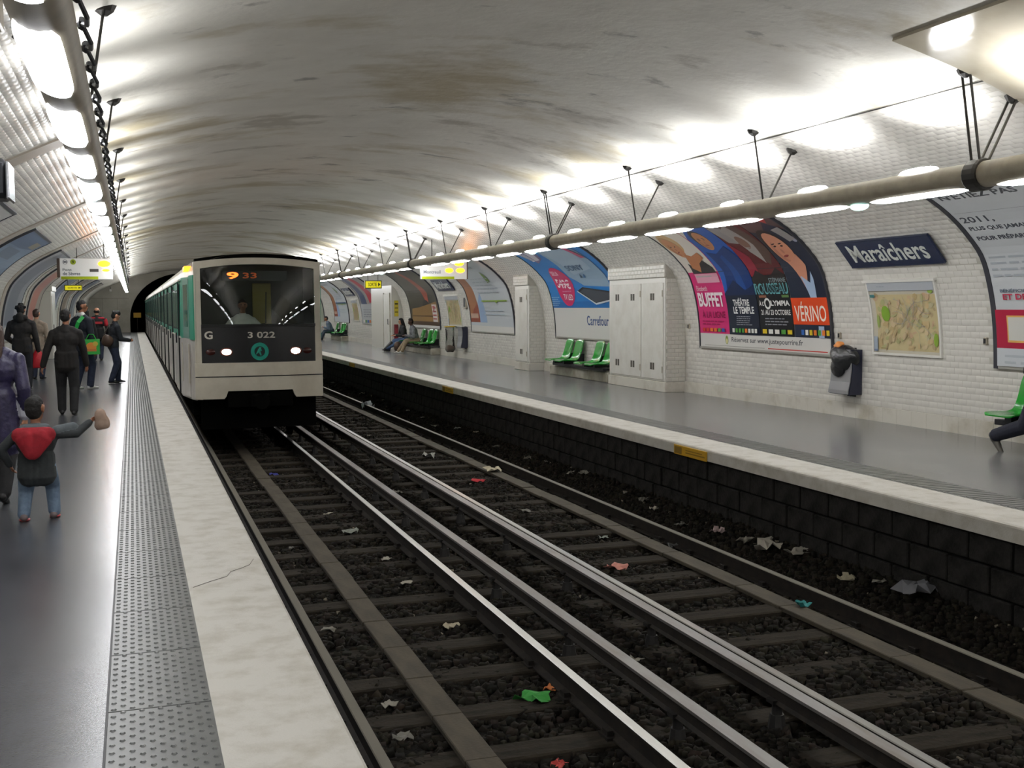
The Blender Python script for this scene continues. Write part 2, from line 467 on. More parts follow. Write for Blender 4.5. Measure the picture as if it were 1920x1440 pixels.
mb = MB(); n = len(arch)
pts = [(arch[0][0], -1.3)] + arch + [(arch[-1][0], -1.3)]
V = [(x, YF + .3 + w, z) for w in (0, 35) for x, z in pts]; k = len(pts)
mb.add(V, [(i, i + 1, k + i + 1, k + i) for i in range(k - 1)] + [tuple(range(k, 2 * k))])
kind(mb.build('wall_tunnel', m_soot), 'structure')
mb = MB(); mb.box(XL - .2, XR + .2, YN - .2, YN, -1.4, 4.4); kind(mb.build('wall_near', M('near_end', 'aaa69a', rough=.6)), 'structure')

# ------------------------------------------------------------------ track bed and ballast
def bedz(x, y):
    h = -1.055 + .025 * np.sin(x * 3.1 + y * .7) * np.sin(y * 1.3)
    h = h + np.clip((x - 5.68) / .5, 0, 1) ** 1.2 * .30
    return h
xs = np.linspace(.6, 6.25, 60); ys = np.r_[np.linspace(YN, 30, 220), np.linspace(31, YF + 30, 60)]
X, Y = np.meshgrid(xs, ys); Z = bedz(X, Y) + NP.normal(0, .012, X.shape)
V = np.stack([X, Y, Z], -1).reshape(-1, 3); nx = len(xs)
F = np.array([(i * nx + j, i * nx + j + 1, (i + 1) * nx + j + 1, (i + 1) * nx + j) for i in range(len(ys) - 1) for j in range(nx - 1)])
m_bed = M('ballast_dirt', '171512', rough=.95, spec=.1, col2='0d0c0b', nscale=14, bump=.8, bscale=60)
bed = kind(link('floor_trackbed', npmesh('floor_trackbed', V, F, [m_bed], True)), 'structure')
def stones(n, x0, x1, y0, y1, r0, r1, name):
    cx = NP.uniform(x0, x1, n); cy = y0 + (y1 - y0) * NP.uniform(0, 1, n) ** 1.35; r = NP.uniform(r0, r1, n)
    br = NP.uniform(0, 1, n) < .012; r[br] *= .6
    cz = bedz(cx, cy) + r * .25
    cube = np.array([(x, y, z) for z in (-1, 1) for y in (-1, 1) for x in (-1, 1)], float)
    P = cube[None] * NP.uniform(.55, 1.0, (n, 8, 3)) * r[:, None, None] * NP.uniform(.6, 1.1, (n, 1, 3))
    a = NP.uniform(0, 6.28, n); b = NP.uniform(-.7, .7, n)
    ca, sa, cb, sb = np.cos(a), np.sin(a), np.cos(b), np.sin(b)
    x, yv, z = P[..., 0], P[..., 1], P[..., 2]
    yv, z = yv * cb[:, None] - z * sb[:, None], yv * sb[:, None] + z * cb[:, None]
    x, yv = x * ca[:, None] - yv * sa[:, None], x * sa[:, None] + yv * ca[:, None]
    V = np.stack([x + cx[:, None], yv + cy[:, None], z + cz[:, None]], -1).reshape(-1, 3)
    F0 = np.array([(0, 2, 3, 1), (4, 5, 7, 6), (0, 1, 5, 4), (2, 6, 7, 3), (0, 4, 6, 2), (1, 3, 7, 5)])
    F = (np.arange(n)[:, None, None] * 8 + F0[None]).reshape(-1, 4)
    g = NP.uniform(.35, 1.25, (n, 1)) ** 1.2; c = np.array(hexc('24201a')) * g * (1 + NP.normal(0, .06, (n, 3)))
    c[br] = np.array(hexc('8a8272')) * NP.uniform(.5, 1, (br.sum(), 1))
    kind(link(name, npmesh(name, V, F, [M('ballast_stone', '333333', rough=.95, attr=True, spec=.2)], True, fcol=np.repeat(np.clip(c, 0, 1), 6, 0)), bed), 'stuff')
stones(36000, .8, 6.15, 4.8, 24, .018, .042, 'ballast')
stones(5000, 5.65, 6.18, 4.8, 26, .016, .036, 'ballast_bank')
stones(9000, .8, 6.15, 24, 60, .03, .06, 'ballast_far')
# ------------------------------------------------------------------ tracks
m_railtop = M('rail_polished', 'a5a39e', rough=.28, metal=.9)
m_railside = M('rail_rust', '1e1b19', rough=.75, spec=.25, col2='2a2520', nscale=10)
m_sleeper = M('sleeper_wood', '332e27', rough=.9, spec=.15, col2='1f1c18', nscale=7, nstretch=(.4, 2, 2), bump=.4, bscale=25)
m_board = M('board_brown', '494235', rough=.8, col2='393329', nscale=4, nstretch=(2, .5, 1), bump=.2)
m_third = M('contact_rail', '8f8d8c', rough=.45, metal=.6, col2='77706a', nscale=6, nstretch=(1, .2, 1))
m_insul = M('insulator', '1c1a19', rough=.6)
YT0, YT1 = YN + .2, YF + 25
def rail(x, parent, dull=False):
    prof_ = [(-.065, -.15), (.065, -.15), (.065, -.138), (.012, -.125), (.012, -.04), (.034, -.03), (.034, -.006), (.028, 0), (-.028, 0), (-.034, -.006), (-.034, -.03), (-.012, -.04), (-.012, -.125), (-.065, -.138)]
    n = len(prof_); mb = MB()
    V = [(x + u, y, ZRAIL + v) for y in (YT0, YT1) for u, v in prof_]
    F = [(i, (i + 1) % n, n + (i + 1) % n, n + i) for i in range(n)]
    mb.add(V, F); mb.I = [1 if i in (6, 7, 8) else 0 for i in range(n)]
    mb.F += [tuple(range(n))[::-1], tuple(range(n, 2 * n))]; mb.I += [0, 0]
    return mb.build('rail', [m_railside, M('rail_dull', '6f6b60', rough=.55, metal=.3) if dull else m_railtop], parent)
def third_rail(x, parent, side):
    z = -.74; pr = [(-.045, -.02), (-.045, 0), (.045, 0), (.045, -.02), (.02, -.03), (.02, -.1), (.04, -.12), (-.04, -.12), (-.02, -.1), (-.02, -.03)]
    n = len(pr); V = [(x + u, y, z + v) for y in (YT0, YT1) for u, v in pr]
    mb = MB(); mb.add(V, [(i, (i + 1) % n, n + (i + 1) % n, n + i) for i in range(n)] + [tuple(range(n))[::-1], tuple(range(n, 2 * n))])
    mb.I = [1 if i in (0, 1, 2) else 0 for i in range(n + 2)]
    t = mb.build('contact_rail', [m_railside, m_third], parent)
    ins = MB(); ins.box(-.05, .05, -.06, .06, -.32, -.29)
    ins.tube([(0, 0, -.29), (0, 0, -.2), (0, 0, -.2), (0, 0, -.12)], [.06, .045, .035, .03], 8); ins.box(-.055, .055, -.04, .04, -.125, -.1)
    im = ins.mesh('insulator', m_insul)
    y = 4.2
    while y < 80:
        inst('insulator', im, Matrix.Translation((x, y, z)), t); y += 1.8
    jt = MB(); jt.box(-.048, .048, -.12, .12, -.021, .002); jm = jt.mesh('fishplate', m_third)
    return t
def track(cx, label, xb, xthird):
    t = thing('railway_track', label, 'track', (cx, 0, -1.01))
    rail(cx - .758, t, dull=cx < 3); rail(cx + .758, t, dull=cx > 3)
    third_rail(xthird, t, 1)
    sl = MB().bev(-1.22, 1.22, -.12, .12, -.13, 0, .012).mesh('sleeper', m_sleeper)
    ch = MB(); ch.box(-.10, .10, -.075, .075, 0, .018); ch.box(-.085, -.045, -.04, .04, .018, .05); ch.box(.045, .085, -.04, .04, .018, .05)
    cm = ch.mesh('rail_chair', m_railside)
    y = 3.3; k = 0
    while y < 79:
        a = rnd.gauss(0, .012)
        s = inst('sleeper', sl, Matrix.Translation((cx, y, -1.012 + rnd.gauss(0, .006))) @ Matrix.Rotation(a, 4, 'Z'), t)
        if y < 24:
            for e in (-.758, .758): inst('rail_chair', cm, Matrix.Translation((cx + e, y, -1.012)), s)
        y += .72
    bd = MB().bev(-.1, .1, -.371, .371, -.04, 0, .006).mesh('board', m_board)
    y = 3.4
    while y < 79:
        inst('board', bd, Matrix.Translation((xb + rnd.gauss(0, .004), y, -.968 + rnd.gauss(0, .003))) @ Matrix.Rotation(rnd.gauss(0, .004), 4, 'Z'), t); y += .75
    return t
track(2.0, 'railway track the metro train runs on, beside the near platform', 1.835, 3.08)
track(4.83, 'empty railway track along the dark block wall of the far platform', 5.32, 3.775)
# stray wooden end slab at the foot of the walkway boards
# yellow plates on the far nosing
m_yel = M('yellow_plate', 'c79a1a', rough=.5)
for y, lb in ((11.55, 'yellow plate fixed to the far platform edge, largest of the three'), (22.1, 'orange-yellow plate on the far platform edge below the tall slim cabinet'),
              (32.7, 'small yellow plate on the far platform edge beside the train front')):
    t = thing('edge_plate', lb, 'plate', (ER, y, -.13))
    MB().bev(ER - .014, ER - .001, y - .4, y + .4, -.135, -.022, .003).build('plate', m_yel, t)
    mb = MB(); mb.box(ER - .0155, ER - .0135, y + .2, y + .38, -.12, -.04); mb.box(ER - .0155, ER - .0135, y - .36, y + .1, -.1, -.085); mb.box(ER - .0155, ER - .0135, y - .3, y + .1, -.07, -.058)
    mb.build('marking', M('plate_mark', '8a6a14', rough=.6), t)

# ------------------------------------------------------------------ light tubes
m_lens = M('lamp_lens', 'fbfcff', rough=.4, emit=LAMP_LOW)
m_lensu = M('lamp_lens_top', 'fbfcff', rough=.4, emit=LAMP_UP)
m_rod = M('rod_dark', '3a3835', rough=.5, metal=.4)
m_em = M('emergency_lens', 'bff5ee', rough=.4, emit=4.0)
PER = 1.755
def lens_mesh(side, low=True):
    """ bulging lens: low one wraps the platform side of the underside """
    mb = MB(); L = 1.36; na, nl = 8, 10
    a0, a1 = (R(-62), R(34)) if low else (R(156), R(204))
    if not low: L = .58
    V = []
    for i in range(nl + 1):
        u = i / nl * 2 - 1; e = max(0.0, 1 - abs(u) ** (6 if low else 2.6)) ** .5
        for j in range(na + 1):
            w = j / na * 2 - 1
            am = (a0 + a1) / 2; aw = (a1 - a0) / 2 * (.72 + .28 * e if low else e)
            a = am + aw * w; f = e * max(0, 1 - abs(w) ** (8 if low else 2)) ** .5
            r = .1175 + (.022 if low else .042) * f
            x = -side * math.sin(a) * r; z = -math.cos(a) * r
            V.append((x, u * L / 2, z))
    F = [(i * (na + 1) + j, i * (na + 1) + j + 1, (i + 1) * (na + 1) + j + 1, (i + 1) * (na + 1) + j) for i in range(nl) for j in range(na)]
    mb.add(V, F); return mb.mesh('lens' if low else 'top_lens', m_lens if low else m_lensu, True)
def ceil_z(x):
    dx = (XR - x) if x > XC else (x - XL)
    return float(np.interp(dx, PROF[:, 0], PROF[:, 1]))
def light_tube(side):
    um_mat = m_lensu if side > 0 else M('lamp_lens_top_near', 'fbfcff', rough=.4, emit=LAMP_UP * .5)
    x = XC + side * 3.71; z = 2.76
    t = thing('light_tube', 'long grey light tube hung over the far platform' if side > 0 else 'long grey light tube hung over the near platform, its lamps seen from below', 'lamp', (x, 0, z))
    y0, y1 = YN + .5, 77.3
    MB().tube([(x, y0, z), (x, y1, z)], .117, 20).build('tube', m_grey, t, True)
    lm, um = lens_mesh(side), lens_mesh(side, False); um.materials[0] = um_mat
    hood = MB(); hood.tube([(0, -.69, 0), (0, -.68, 0), (0, .68, 0), (0, .69, 0)], .1225, 20, False)
    y = (3.40 if side < 0 else 3.70) - 14 * PER; k = 0
    while y < 77:
        inst('lens', lm, Matrix.Translation((x, y, z)), t)
        inst('top_lens', um, Matrix.Translation((x, y, z)), t)
        la = bpy.data.lights.new('uplight', 'AREA'); la.shape = 'RECTANGLE'; la.size = .14; la.size_y = .56; la.energy = LAMP_UPW * (1.0 if side > 0 else .4); la.spread = R(116)
        la.color = (.97, .985, 1.0)
        lo = bpy.data.objects.new('uplight', la); COL.objects.link(lo); lo.parent = t; lo.matrix_parent_inverse = t.matrix_basis.inverted()
        lo.matrix_basis = Matrix.Translation((x, y, z + .225)) @ Matrix.Rotation(math.pi, 4, 'X')
        y += PER; k += 1
    # hangers: pairs of rods to the vault every 3.53 m, every third one doubled with a collar
    xi = x - side * .17; xo = x + side * .36
    y = 8.15 - 7 * 3.53; k = -7
    while y < 77:
        dbl = (k % 3 == 0) and side > 0
        for xt in (xi, xo):
            zt = ceil_z(xt) + .01
            for e in ((-.05, .05) if dbl else (0,)):
                sg = 1 if xt == xo else -1
                MB().tube([(x + side * sg * .04, y + e, z + .1), (xt, y + e, zt)], .011 if not dbl else .012, 6).build('hanger_rod', m_rod, t)
            MB().tube([(xt, y, zt - .06), (xt, y, zt - .03), (xt, y, zt + .02)], [.02, .06, .085], 8).build('rod_foot', m_rod, t)
        if dbl:
            MB().tube([(x, y - .09, z), (x, y - .09, z), (x, y - .06, z), (x, y + .06, z), (x, y + .09, z)], [.12, .135, .145, .145, .125], 20).build('collar', m_rod, t)
        y += 3.53; k += 1
    MB().ell((x, y1 + .03, z), (.10, .07, .10), 12, 6).build('end_lamp', M('end_lamp', 'ffffff', rough=.4, emit=60), t, True)
    for yy in ((9.9, 19.9, 33.4) if side > 0 else (10.75,)):
        MB().ell((x + side * .02, yy, z - .125), (.07, .13, .045), 12, 6).build('emergency_lamp', m_em, t, True)
    return t
tube_r = light_tube(1); tube_l = light_tube(-1)
# festooned cable along the near tube
mb = MB(); pts = []; y = 2.0; x = -.292 + .125
while y < 60:
    pts += [(x, y, 2.76 + .08), (x + .03, y + .15, 2.76 + .035), (x + .025, y + .3, 2.76 + .04)]; y += .45
c = mb.tube(pts, .011, 6).build('cable', m_dark); tag(c, 'black cable looped along the side of the near light tube', 'cable')
mb = MB(); y = 2.0
while y < 30: mb.ell((x, y, 2.84), (.022, .045, .03), 6, 4); y += .45
kind(mb.build('cable_clips', m_dark, c), 'stuff')
c = MB().tube([tuple(wpt(1, y, STOP, .012)) for y in np.linspace(8.1, 80, 60)], .007, 5).build('cable', m_rod)
tag(c, 'thin cable running along the top of the far wall tiles', 'cable')
# ------------------------------------------------------------------ flat print helper: coloured shapes laid on a panel
_txt = {}
def text_tris(body, bold=0.0):
    k = (body, bold)
    if k in _txt: return _txt[k]
    cu = bpy.data.curves.new('t', 'FONT'); cu.body = body; cu.offset = bold; cu.resolution_u = 3
    o = bpy.data.objects.new('t', cu); COL.objects.link(o)
    dg = bpy.context.evaluated_depsgraph_get(); me = bpy.data.meshes.new_from_object(o.evaluated_get(dg))
    P = [(v.co.x, v.co.y) for v in me.vertices]; T = [[P[i] for i in p.vertices] for p in me.polygons]
    bpy.data.objects.remove(o); bpy.data.curves.remove(cu); bpy.data.meshes.remove(me)
    xs = [p[0] for t in T for p in t] or [0, 1]; ys = [p[1] for t in T for p in t] or [0, 1]
    _txt[k] = (T, min(xs), max(xs), min(ys), max(ys)); return _txt[k]
class Print:
    def __init__(s): s.T = []; s.l = 0
    def poly(s, pts, col):
        s.l += 1; c = hexc(col)
        for t in tessellate_polygon([[Vector((u, v, 0)) for u, v in pts]]): s.T.append(([pts[i] for i in t], c, s.l))
        return s
    def rect(s, u0, v0, u1, v1, col): return s.poly([(u0, v0), (u1, v0), (u1, v1), (u0, v1)], col)
    def ell(s, cu, cv, ru, rv, col, rot=0, n=20):
        ca, sa = math.cos(R(rot)), math.sin(R(rot)); p = []
        for i in range(n):
            a = 2 * math.pi * i / n; x, y = ru * math.cos(a), rv * math.sin(a); p.append((cu + x * ca - y * sa, cv + x * sa + y * ca))
        return s.poly(p, col)
    def ring(s, cu, cv, r0, r1, col, n=20):
        s.l += 1; c = hexc(col)
        for i in range(n):
            a, b = 2 * math.pi * i / n, 2 * math.pi * (i + 1) / n
            q = [(cu + r * math.cos(t), cv + r * math.sin(t)) for r, t in ((r0, a), (r1, a), (r1, b), (r0, b))]
            s.T.append((q, c, s.l))
        return s
    def text(s, u0, v0, u1, v1, body, col, bold=0.02, rot=0, shear=0.0):
        """fits body into the box"""
        s.l += 1; c = hexc(col); T, xa, xb, ya, yb = text_tris(body, bold)
        fu, fv = (u1 - u0) / (xb - xa), (v1 - v0) / (yb - ya); cu, cv = (u0 + u1) / 2, (v0 + v1) / 2; ca, sa = math.cos(R(rot)), math.sin(R(rot))
        for t in T:
            q = []
            for x, y in t:
                x = (x - xa) * fu + u0 - cu; y = (y - ya) * fv + v0 - cv; x += shear * y
                q.append((cu + x * ca - y * sa, cv + x * sa + y * ca))
            s.T.append((q, c, s.l))
        return s
    def lines(s, u0, v0, u1, v1, n, col, fill=.55):
        """small print too small to read: n rows of short dashes"""
        h = (v1 - v0) / n; rr = random.Random(int(u0 * 1000 + v0 * 77 + n))
        for i in range(n):
            u = u0; v = v1 - (i + 1) * h + h * .25
            end = u1 - rr.uniform(0, .25) * (u1 - u0)
            while u < end:
                w = rr.uniform(.02, .07) * (u1 - u0) * 3; s.rect(u, v, min(u + w, end), v + h * fill * .7, col); u += w + (u1 - u0) * .03
        return s
    def icons(s, u0, v0, u1, v1, n):
        rr = random.Random(int(u0 * 999) + n); w = (u1 - u0) / n
        for i in range(n):
            s.rect(u0 + i * w + w * .15, v0, u0 + (i + 1) * w - w * .15, v1, rr.choice(['d8d8d0', 'c0392b', '2e5fa8', 'd4b82a', '4d8f3c', 'e8e4da', 'd8742a']))
        return s
    def emit(s, name, parent, fn, band=None, mat=None, step=.0006, clip=None):
        V = []; F = []; Cc = []
        for t, c, l in s.T:
            polys = [t]
            if clip: polys = [q for q in (_clip(_clip(_clip(_clip(p, 0, clip[0], 1), 0, clip[2], -1), 1, clip[1], 1), 1, clip[3], -1) for p in polys) if len(q) > 2]
            if band:
                out = []
                for p in polys:
                    v0 = min(q[1] for q in p); v1 = max(q[1] for q in p); k = math.floor(v0 / band)
                    while k * band < v1 - 1e-6:
                        q = _clip(_clip(p, 1, k * band, 1), 1, (k + 1) * band, -1)
                        if len(q) > 2: out.append(q)
                        k += 1
                polys = out
            for p in polys:
                b = len(V); V += [tuple(fn(u, v, l * step)) for u, v in p]; F.append(tuple(range(b, b + len(p)))); Cc.append(c)
        return link(name, npmesh(name, V, F, [mat or m_print], fcol=Cc), parent)
def _clip(p, ax, lim, sg):
    out = []; n = len(p)
    for i in range(n):
        a, b = p[i], p[(i + 1) % n]; da, db = sg * (a[ax] - lim), sg * (b[ax] - lim)
        if da >= 0: out.append(a)
        if (da > 0 and db < 0) or (da < 0 and db > 0):
            t = da / (da - db); out.append((a[0] + (b[0] - a[0]) * t, a[1] + (b[1] - a[1]) * t))
    return out
m_print = M('print_ink', 'ffffff', rough=.35, attr=True, spec=.35)

# ------------------------------------------------------------------ metro train
TC, TF = 2.095, 20.0            # centre line, front face
HW = 1.245
m_cream = M('train_cream', 'c9c3b4', rough=.35, col2='b9b2a2', nscale=2)
m_tgrey = M('train_lower', 'bdb8b2', rough=.35, col2='aba59c', nscale=3)
m_green = M('train_green', '1e8f72', rough=.3)
m_dgreen = M('train_dark_green', '14543f', rough=.35)
m_roof = M('train_roof', '8f897e', rough=.5, col2='6e685f', nscale=3)
m_black = M('train_black', '121316', rough=.25)
m_seal = M('rubber', '17181a', rough=.6)
m_under = M('underframe', '080807', rough=.9, spec=.05)
def glass(name, tint, op=.55):
    m = bpy.data.materials.new(name); m.use_nodes = True; nt = m.node_tree; N = nt.nodes; L = nt.links
    N.remove(N['Principled BSDF']); out = N['Material Output']
    tr = N.new('ShaderNodeBsdfTransparent'); tr.inputs[0].default_value = (*[op * t for t in tint], 1)
    gl = N.new('ShaderNodeBsdfGlossy'); gl.inputs['Roughness'].default_value = .008; gl.inputs[0].default_value = (1, 1, 1, 1)
    fr = N.new('ShaderNodeFresnel'); fr.inputs[0].default_value = 1.5
    mx = N.new('ShaderNodeMixShader'); L.new(fr.outputs[0], mx.inputs[0]); L.new(tr.outputs[0], mx.inputs[1]); L.new(gl.outputs[0], mx.inputs[2]); L.new(mx.outputs[0], out.inputs[0])
    return m
m_glass = glass('windscreen_glass', (.85, .95, .9), .85)
m_wglass = M('window_glass', '1f6a58', rough=.1, spec=.35)
train = thing('metro_train', 'cream and green metro train coming in along the near platform with headlights on', 'train', (TC, TF, ZRAIL))
def tsec(hw, zb=.02, top=2.64, sh=2.19):
    """half cross-section list (x,z) going round from bottom left to bottom right"""
    pts = [(-hw, zb), (-hw, 1.08), (-hw, 1.10), (-hw * .985, sh)]
    for t in np.linspace(.12, 1, 8)[:-1]:
        a = t * math.pi / 2; pts.append((-hw * .985 * math.cos(a) ** .75, sh + (top - sh) * math.sin(a) ** .9))
    half = pts; return half + [(0, top)] + [(-x, z) for x, z in half[::-1]]
def body_mesh(secs, name, close0=True):
    mb = MB(); rings = [[(TC + x, y, z) for x, z in tsec(hw, zb, top, sh)] for y, hw, zb, top, sh in secs]; n = len(rings[0])
    V = [p for r in rings for p in r]; F = []; I = []
    for i in range(len(rings) - 1):
        for j in range(n - 1):
            F.append((i * n + j, i * n + j + 1, (i + 1) * n + j + 1, (i + 1) * n + j)); zc = j if j < n // 2 else n - 2 - j
            I.append(0 if zc == 0 else 1 if zc in (1, 2) else 3 if zc in (3, 4) else 2)
        F.append((i * n + n - 1, i * n, (i + 1) * n, (i + 1) * n + n - 1)); I.append(4)
    k = len(rings) - 1
    F.append(tuple(k * n + j for j in range(n))); I.append(4)
    if close0: F.append(tuple(range(n))[::-1]); I.append(3)
    mb.add(V, F); mb.I = I
    return mb.mesh(name, [m_tgrey, m_green, m_roof, m_cream, m_under], False)
def side_fittings(car, y0, y1, doors, side=-1):
    x = TC + side * HW
    wn = []
    for d in doors:
        for e in (-.345, .345):
            mb = MB(); a, b = d + e - .335, d + e + .335; xo = x + side * .028
            mb.mi = 0; mb.box(min(x, xo), max(x, xo), a, b, .03, 1.10); mb.mi = 1; mb.box(min(x, xo), max(x, xo), a, b, 1.101, 2.10)
            mb.mi = 2; xh = x + side * .05; mb.box(min(x, xh), max(x, xh), d + (-.06 if e < 0 else .03), d + (-.03 if e < 0 else .06), .95, 1.15)
            mb.build('door', [m_tgrey, m_green, m_dark], car)
            xg = x + side * .031; mb = MB(); mb.mi = 1; mb.bev(min(x, xg), max(x, xg), a + .09, b - .09, 1.22, 1.98, .004); mb.mi = 0
            xg2 = x + side * .033; mb.box(min(xg, xg2), max(xg, xg2), a + .12, b - .12, 1.25, 1.95)
            mb.build('door_window', [m_wglass, m_seal], car)
        mb = MB()
        for e in (-.70, 0, .70): mb.box(min(x, x + side * .03), max(x, x + side * .03), d + e - .014, d + e + .014, .02, 2.12)
        mb.build('door_seal', m_seal, car)
    ds = sorted(doors); gaps = []
    prev = y0 + .25
    for d in ds + [y1 - .25 + .75]:
        a, b = prev, d - .75
        if b - a > .8: gaps.append((a + .12, b - .12))
        prev = d + .75
    for a, b in gaps:
        n = 2 if b - a > 1.2 else 1; w = (b - a) / n
        for i in range(n):
            mb = MB(); xg = x + side * .012; mb.mi = 1; mb.bev(min(x, xg), max(x, xg), a + i * w + .03, a + (i + 1) * w - .03, 1.2, 2.02, .004); mb.mi = 0
            xg2 = x + side * .014; mb.box(min(xg, xg2), max(xg, xg2), a + i * w + .07, a + (i + 1) * w - .07, 1.24, 1.98)
            mb.build('window', [m_wglass, m_seal], car)
    mb = MB(); mb.box(min(x, x + side * .02), max(x, x + side * .02), y0 + .1, y1 - .1, 1.07, 1.10); mb.box(min(x, x + side * .03), max(x, x + side * .03), y0 + .1, y1 - .1, 2.13, 2.16)
    mb.build('waist_strip', m_cream, car)
def bogie(car, yc):
    mb = MB(); mb.box(TC - .95, TC + .95, yc - 1.3, yc + 1.3, -.45, -.2); mb.build('bogie', m_under, car)
    for dy in (-.9, .9):
        for s in (-1, 1):
            MB().tube([(TC + s * .71, yc + dy, -.45), (TC + s * .78, yc + dy, -.45)], .40, 20).build('wheel', m_under, car)
# leading car: tapered cab then straight sides
L0 = TF + 1.75
lead = link('leading_car', body_mesh([(TF + .06, 1.07, .03, 2.56, 2.17), (TF + .5, 1.13, .02, 2.62, 2.18), (L0, HW, 0, 2.64, 2.19), (TF + 15.0, HW, 0, 2.64, 2.19)], 'leading_car', False), train)
for sd in (-1, 1): side_fittings(lead, L0 + .1, TF + 15, [L0 + 1.35, L0 + 4.9, L0 + 8.4, L0 + 11.7], sd)
bogie(lead, TF + 2.9); bogie(lead, TF + 12.3)
car1 = None
for k in range(1, 4):
    a = TF + 15.0 + .35 + (k - 1) * 15.2; b = a + 14.85
    car = link('car', body_mesh([(a, HW, 0, 2.64, 2.19), (b, HW, 0, 2.64, 2.19)], 'car'), train)
    for sd in (-1, 1): side_fittings(car, a, b, [a + 2.0, a + 5.6, a + 9.2, a + 12.8], sd)
    bogie(car, a + 2.6); bogie(car, b - 2.6)
    MB().box(TC - 1.05, TC + 1.05, a - .36, a + .01, .1, 2.4).build('gangway', m_seal, car)
# --- front face. fx: bulge of the face in plan
def fy(u): return TF + .06 * (abs(u) / 1.0) ** 2.2
FH = 1.085
def ftop(u): return 2.45 - .075 * (u / FH) ** 2
def fgrid(us, vf0, vf1, d, nv=4, thick=None):
    """panel over the face between heights vf0(u), vf1(u), d metres in front"""
    V = []; n = len(us)
    for k in range(nv + 1):
        for u in us:
            v = vf0(u) + (vf1(u) - vf0(u)) * k / nv; V.append((TC + u, fy(u) - d, v))
    F = [(k * n + i, k * n + i + 1, (k + 1) * n + i + 1, (k + 1) * n + i) for k in range(nv) for i in range(n - 1)]
    b = len(V); back = thick or .03
    edge = list(range(n)) + [k * n + n - 1 for k in range(1, nv + 1)] + [nv * n + i for i in range(n - 2, -1, -1)] + [k * n for k in range(nv - 1, 0, -1)]
    V += [(V[i][0], V[i][1] + back, V[i][2]) for i in edge]; m = len(edge)
    F += [(edge[i], edge[(i + 1) % m], b + (i + 1) % m, b + i) for i in range(m)]
    return V, F
U = lambda a, b, n=14: list(np.linspace(a, b, n))
# cream surround: two pillars and the arched top
mb = MB()
for s in (-1, 1): mb.add(*fgrid(U(s * FH, s * .975, 4), lambda u: .04, lambda u: ftop(u) + .02, .0, 8, .12))
mb.add(*fgrid(U(-FH, FH), lambda u: 2.385 - .075 * (u / .98) ** 2, lambda u: ftop(u) + .05, .004, 2, .2))
mb.build('front_frame', m_cream, lead, True)
mb = MB(); mb.add(*fgrid(U(-1.06, 1.06), lambda u: ftop(u) + .05, lambda u: ftop(u) + .10 + .02 * (1 - u * u), -.05, 2, .3)); mb.build('roof_visor', m_under, lead, True)
# black lower panel, with bumper below
MB().add(*fgrid(U(-.98, .98), lambda u: .675, lambda u: 1.32, .002, 3)).build('black_panel', m_black, lead, True)
mb = MB()
mb.add(*fgrid(U(-1.10, 1.10), lambda u: .445, lambda u: .675, .05, 2, .1)); mb.build('bumper', m_cream, lead, True)
mb = MB(); cut = [(-1.10, .05), (-.62, .05), (-.585, .10), (-.555, .185), (.555, .185), (.585, .10), (.62, .05), (1.10, .05)]
cu = lambda u: float(np.interp(u, [c[0] for c in cut], [c[1] for c in cut]))
mb.add(*fgrid(sorted(set(U(-1.10, 1.10, 17) + [c[0] for c in cut])), cu, lambda u: .425, .045, 3, .1)); mb.build('front_apron', m_cream, lead, True)
MB().add(*fgrid(U(-1.09, 1.09), lambda u: .42, lambda u: .45, .02, 1, .1)).build('bumper_groove', m_seal, lead)
mb = MB(); mb.box(TC - .56, TC + .56, TF + .0, TF + .5, -.1, .19); mb.bev(TC - .16, TC + .16, TF - .12, TF + .3, -.12, .12, .03); mb.tube([(TC, TF - .1, 0), (TC, TF - .2, 0)], [.11, .14], 12)
mb.build('coupler', m_under, lead)
mb = MB(); mb.box(TC - 1.0, TC + 1.0, TF + .25, TF + .3, -.5, .1); mb.box(TC - 1.1, TC + 1.1, TF + 1.0, TF + 14.5, -.3, .02); mb.build('underframe', m_under, lead)
# windscreen: bowed glass, black printed edge, cab behind
def wsy(u, v): return TF - .02 - .115 * (1 - (u / .98) ** 2) + .05 * (v - 1.3) + .025 * (v - 1.3) ** 2
us = U(-.975, .975, 21); V = []; nv = 12
for k in range(nv + 1):
    for u in us:
        top = 2.39 - .075 * (u / .98) ** 2; v = 1.335 + (top - 1.335) * k / nv; V.append((TC + u, wsy(u, v), v))
F = np.array([(k * 21 + i, k * 21 + i + 1, (k + 1) * 21 + i + 1, (k + 1) * 21 + i) for k in range(nv) for i in range(20)])
link('windscreen', npmesh('windscreen', V, F, [m_glass], True), lead)
mb = MB(); mb.add(*fgrid(U(-.98, .98), lambda u: 1.30, lambda u: 1.345, .06, 1, .06)); mb.build('windscreen_seal', m_seal, lead)
# cab interior
m_cab = M('cab_grey', '37392f', rough=.7); m_cabw = M('cab_yellow', 'a3914a', rough=.6)
mb = MB(); mb.box(TC - .98, TC + .98, TF + 1.3, TF + 1.34, .7, 2.42); mb.build('cab_bulkhead', m_cab, lead)
mb = MB(); mb.bev(TC + .02, TC + .36, TF + 1.27, TF + 1.3, 1.0, 2.08, .01); mb.build('cab_door', m_cabw, lead)
mb = MB(); mb.box(TC - .9, TC + .9, TF + .12, TF + .5, .7, 1.34); mb.build('cab_desk', m_cab, lead)
mb = MB(); mb.box(TC - .99, TC - .96, TF + .1, TF + 1.3, .7, 2.36); mb.box(TC + .96, TC + .99, TF + .1, TF + 1.3, .7, 2.36); mb.build('cab_side', m_cab, lead)
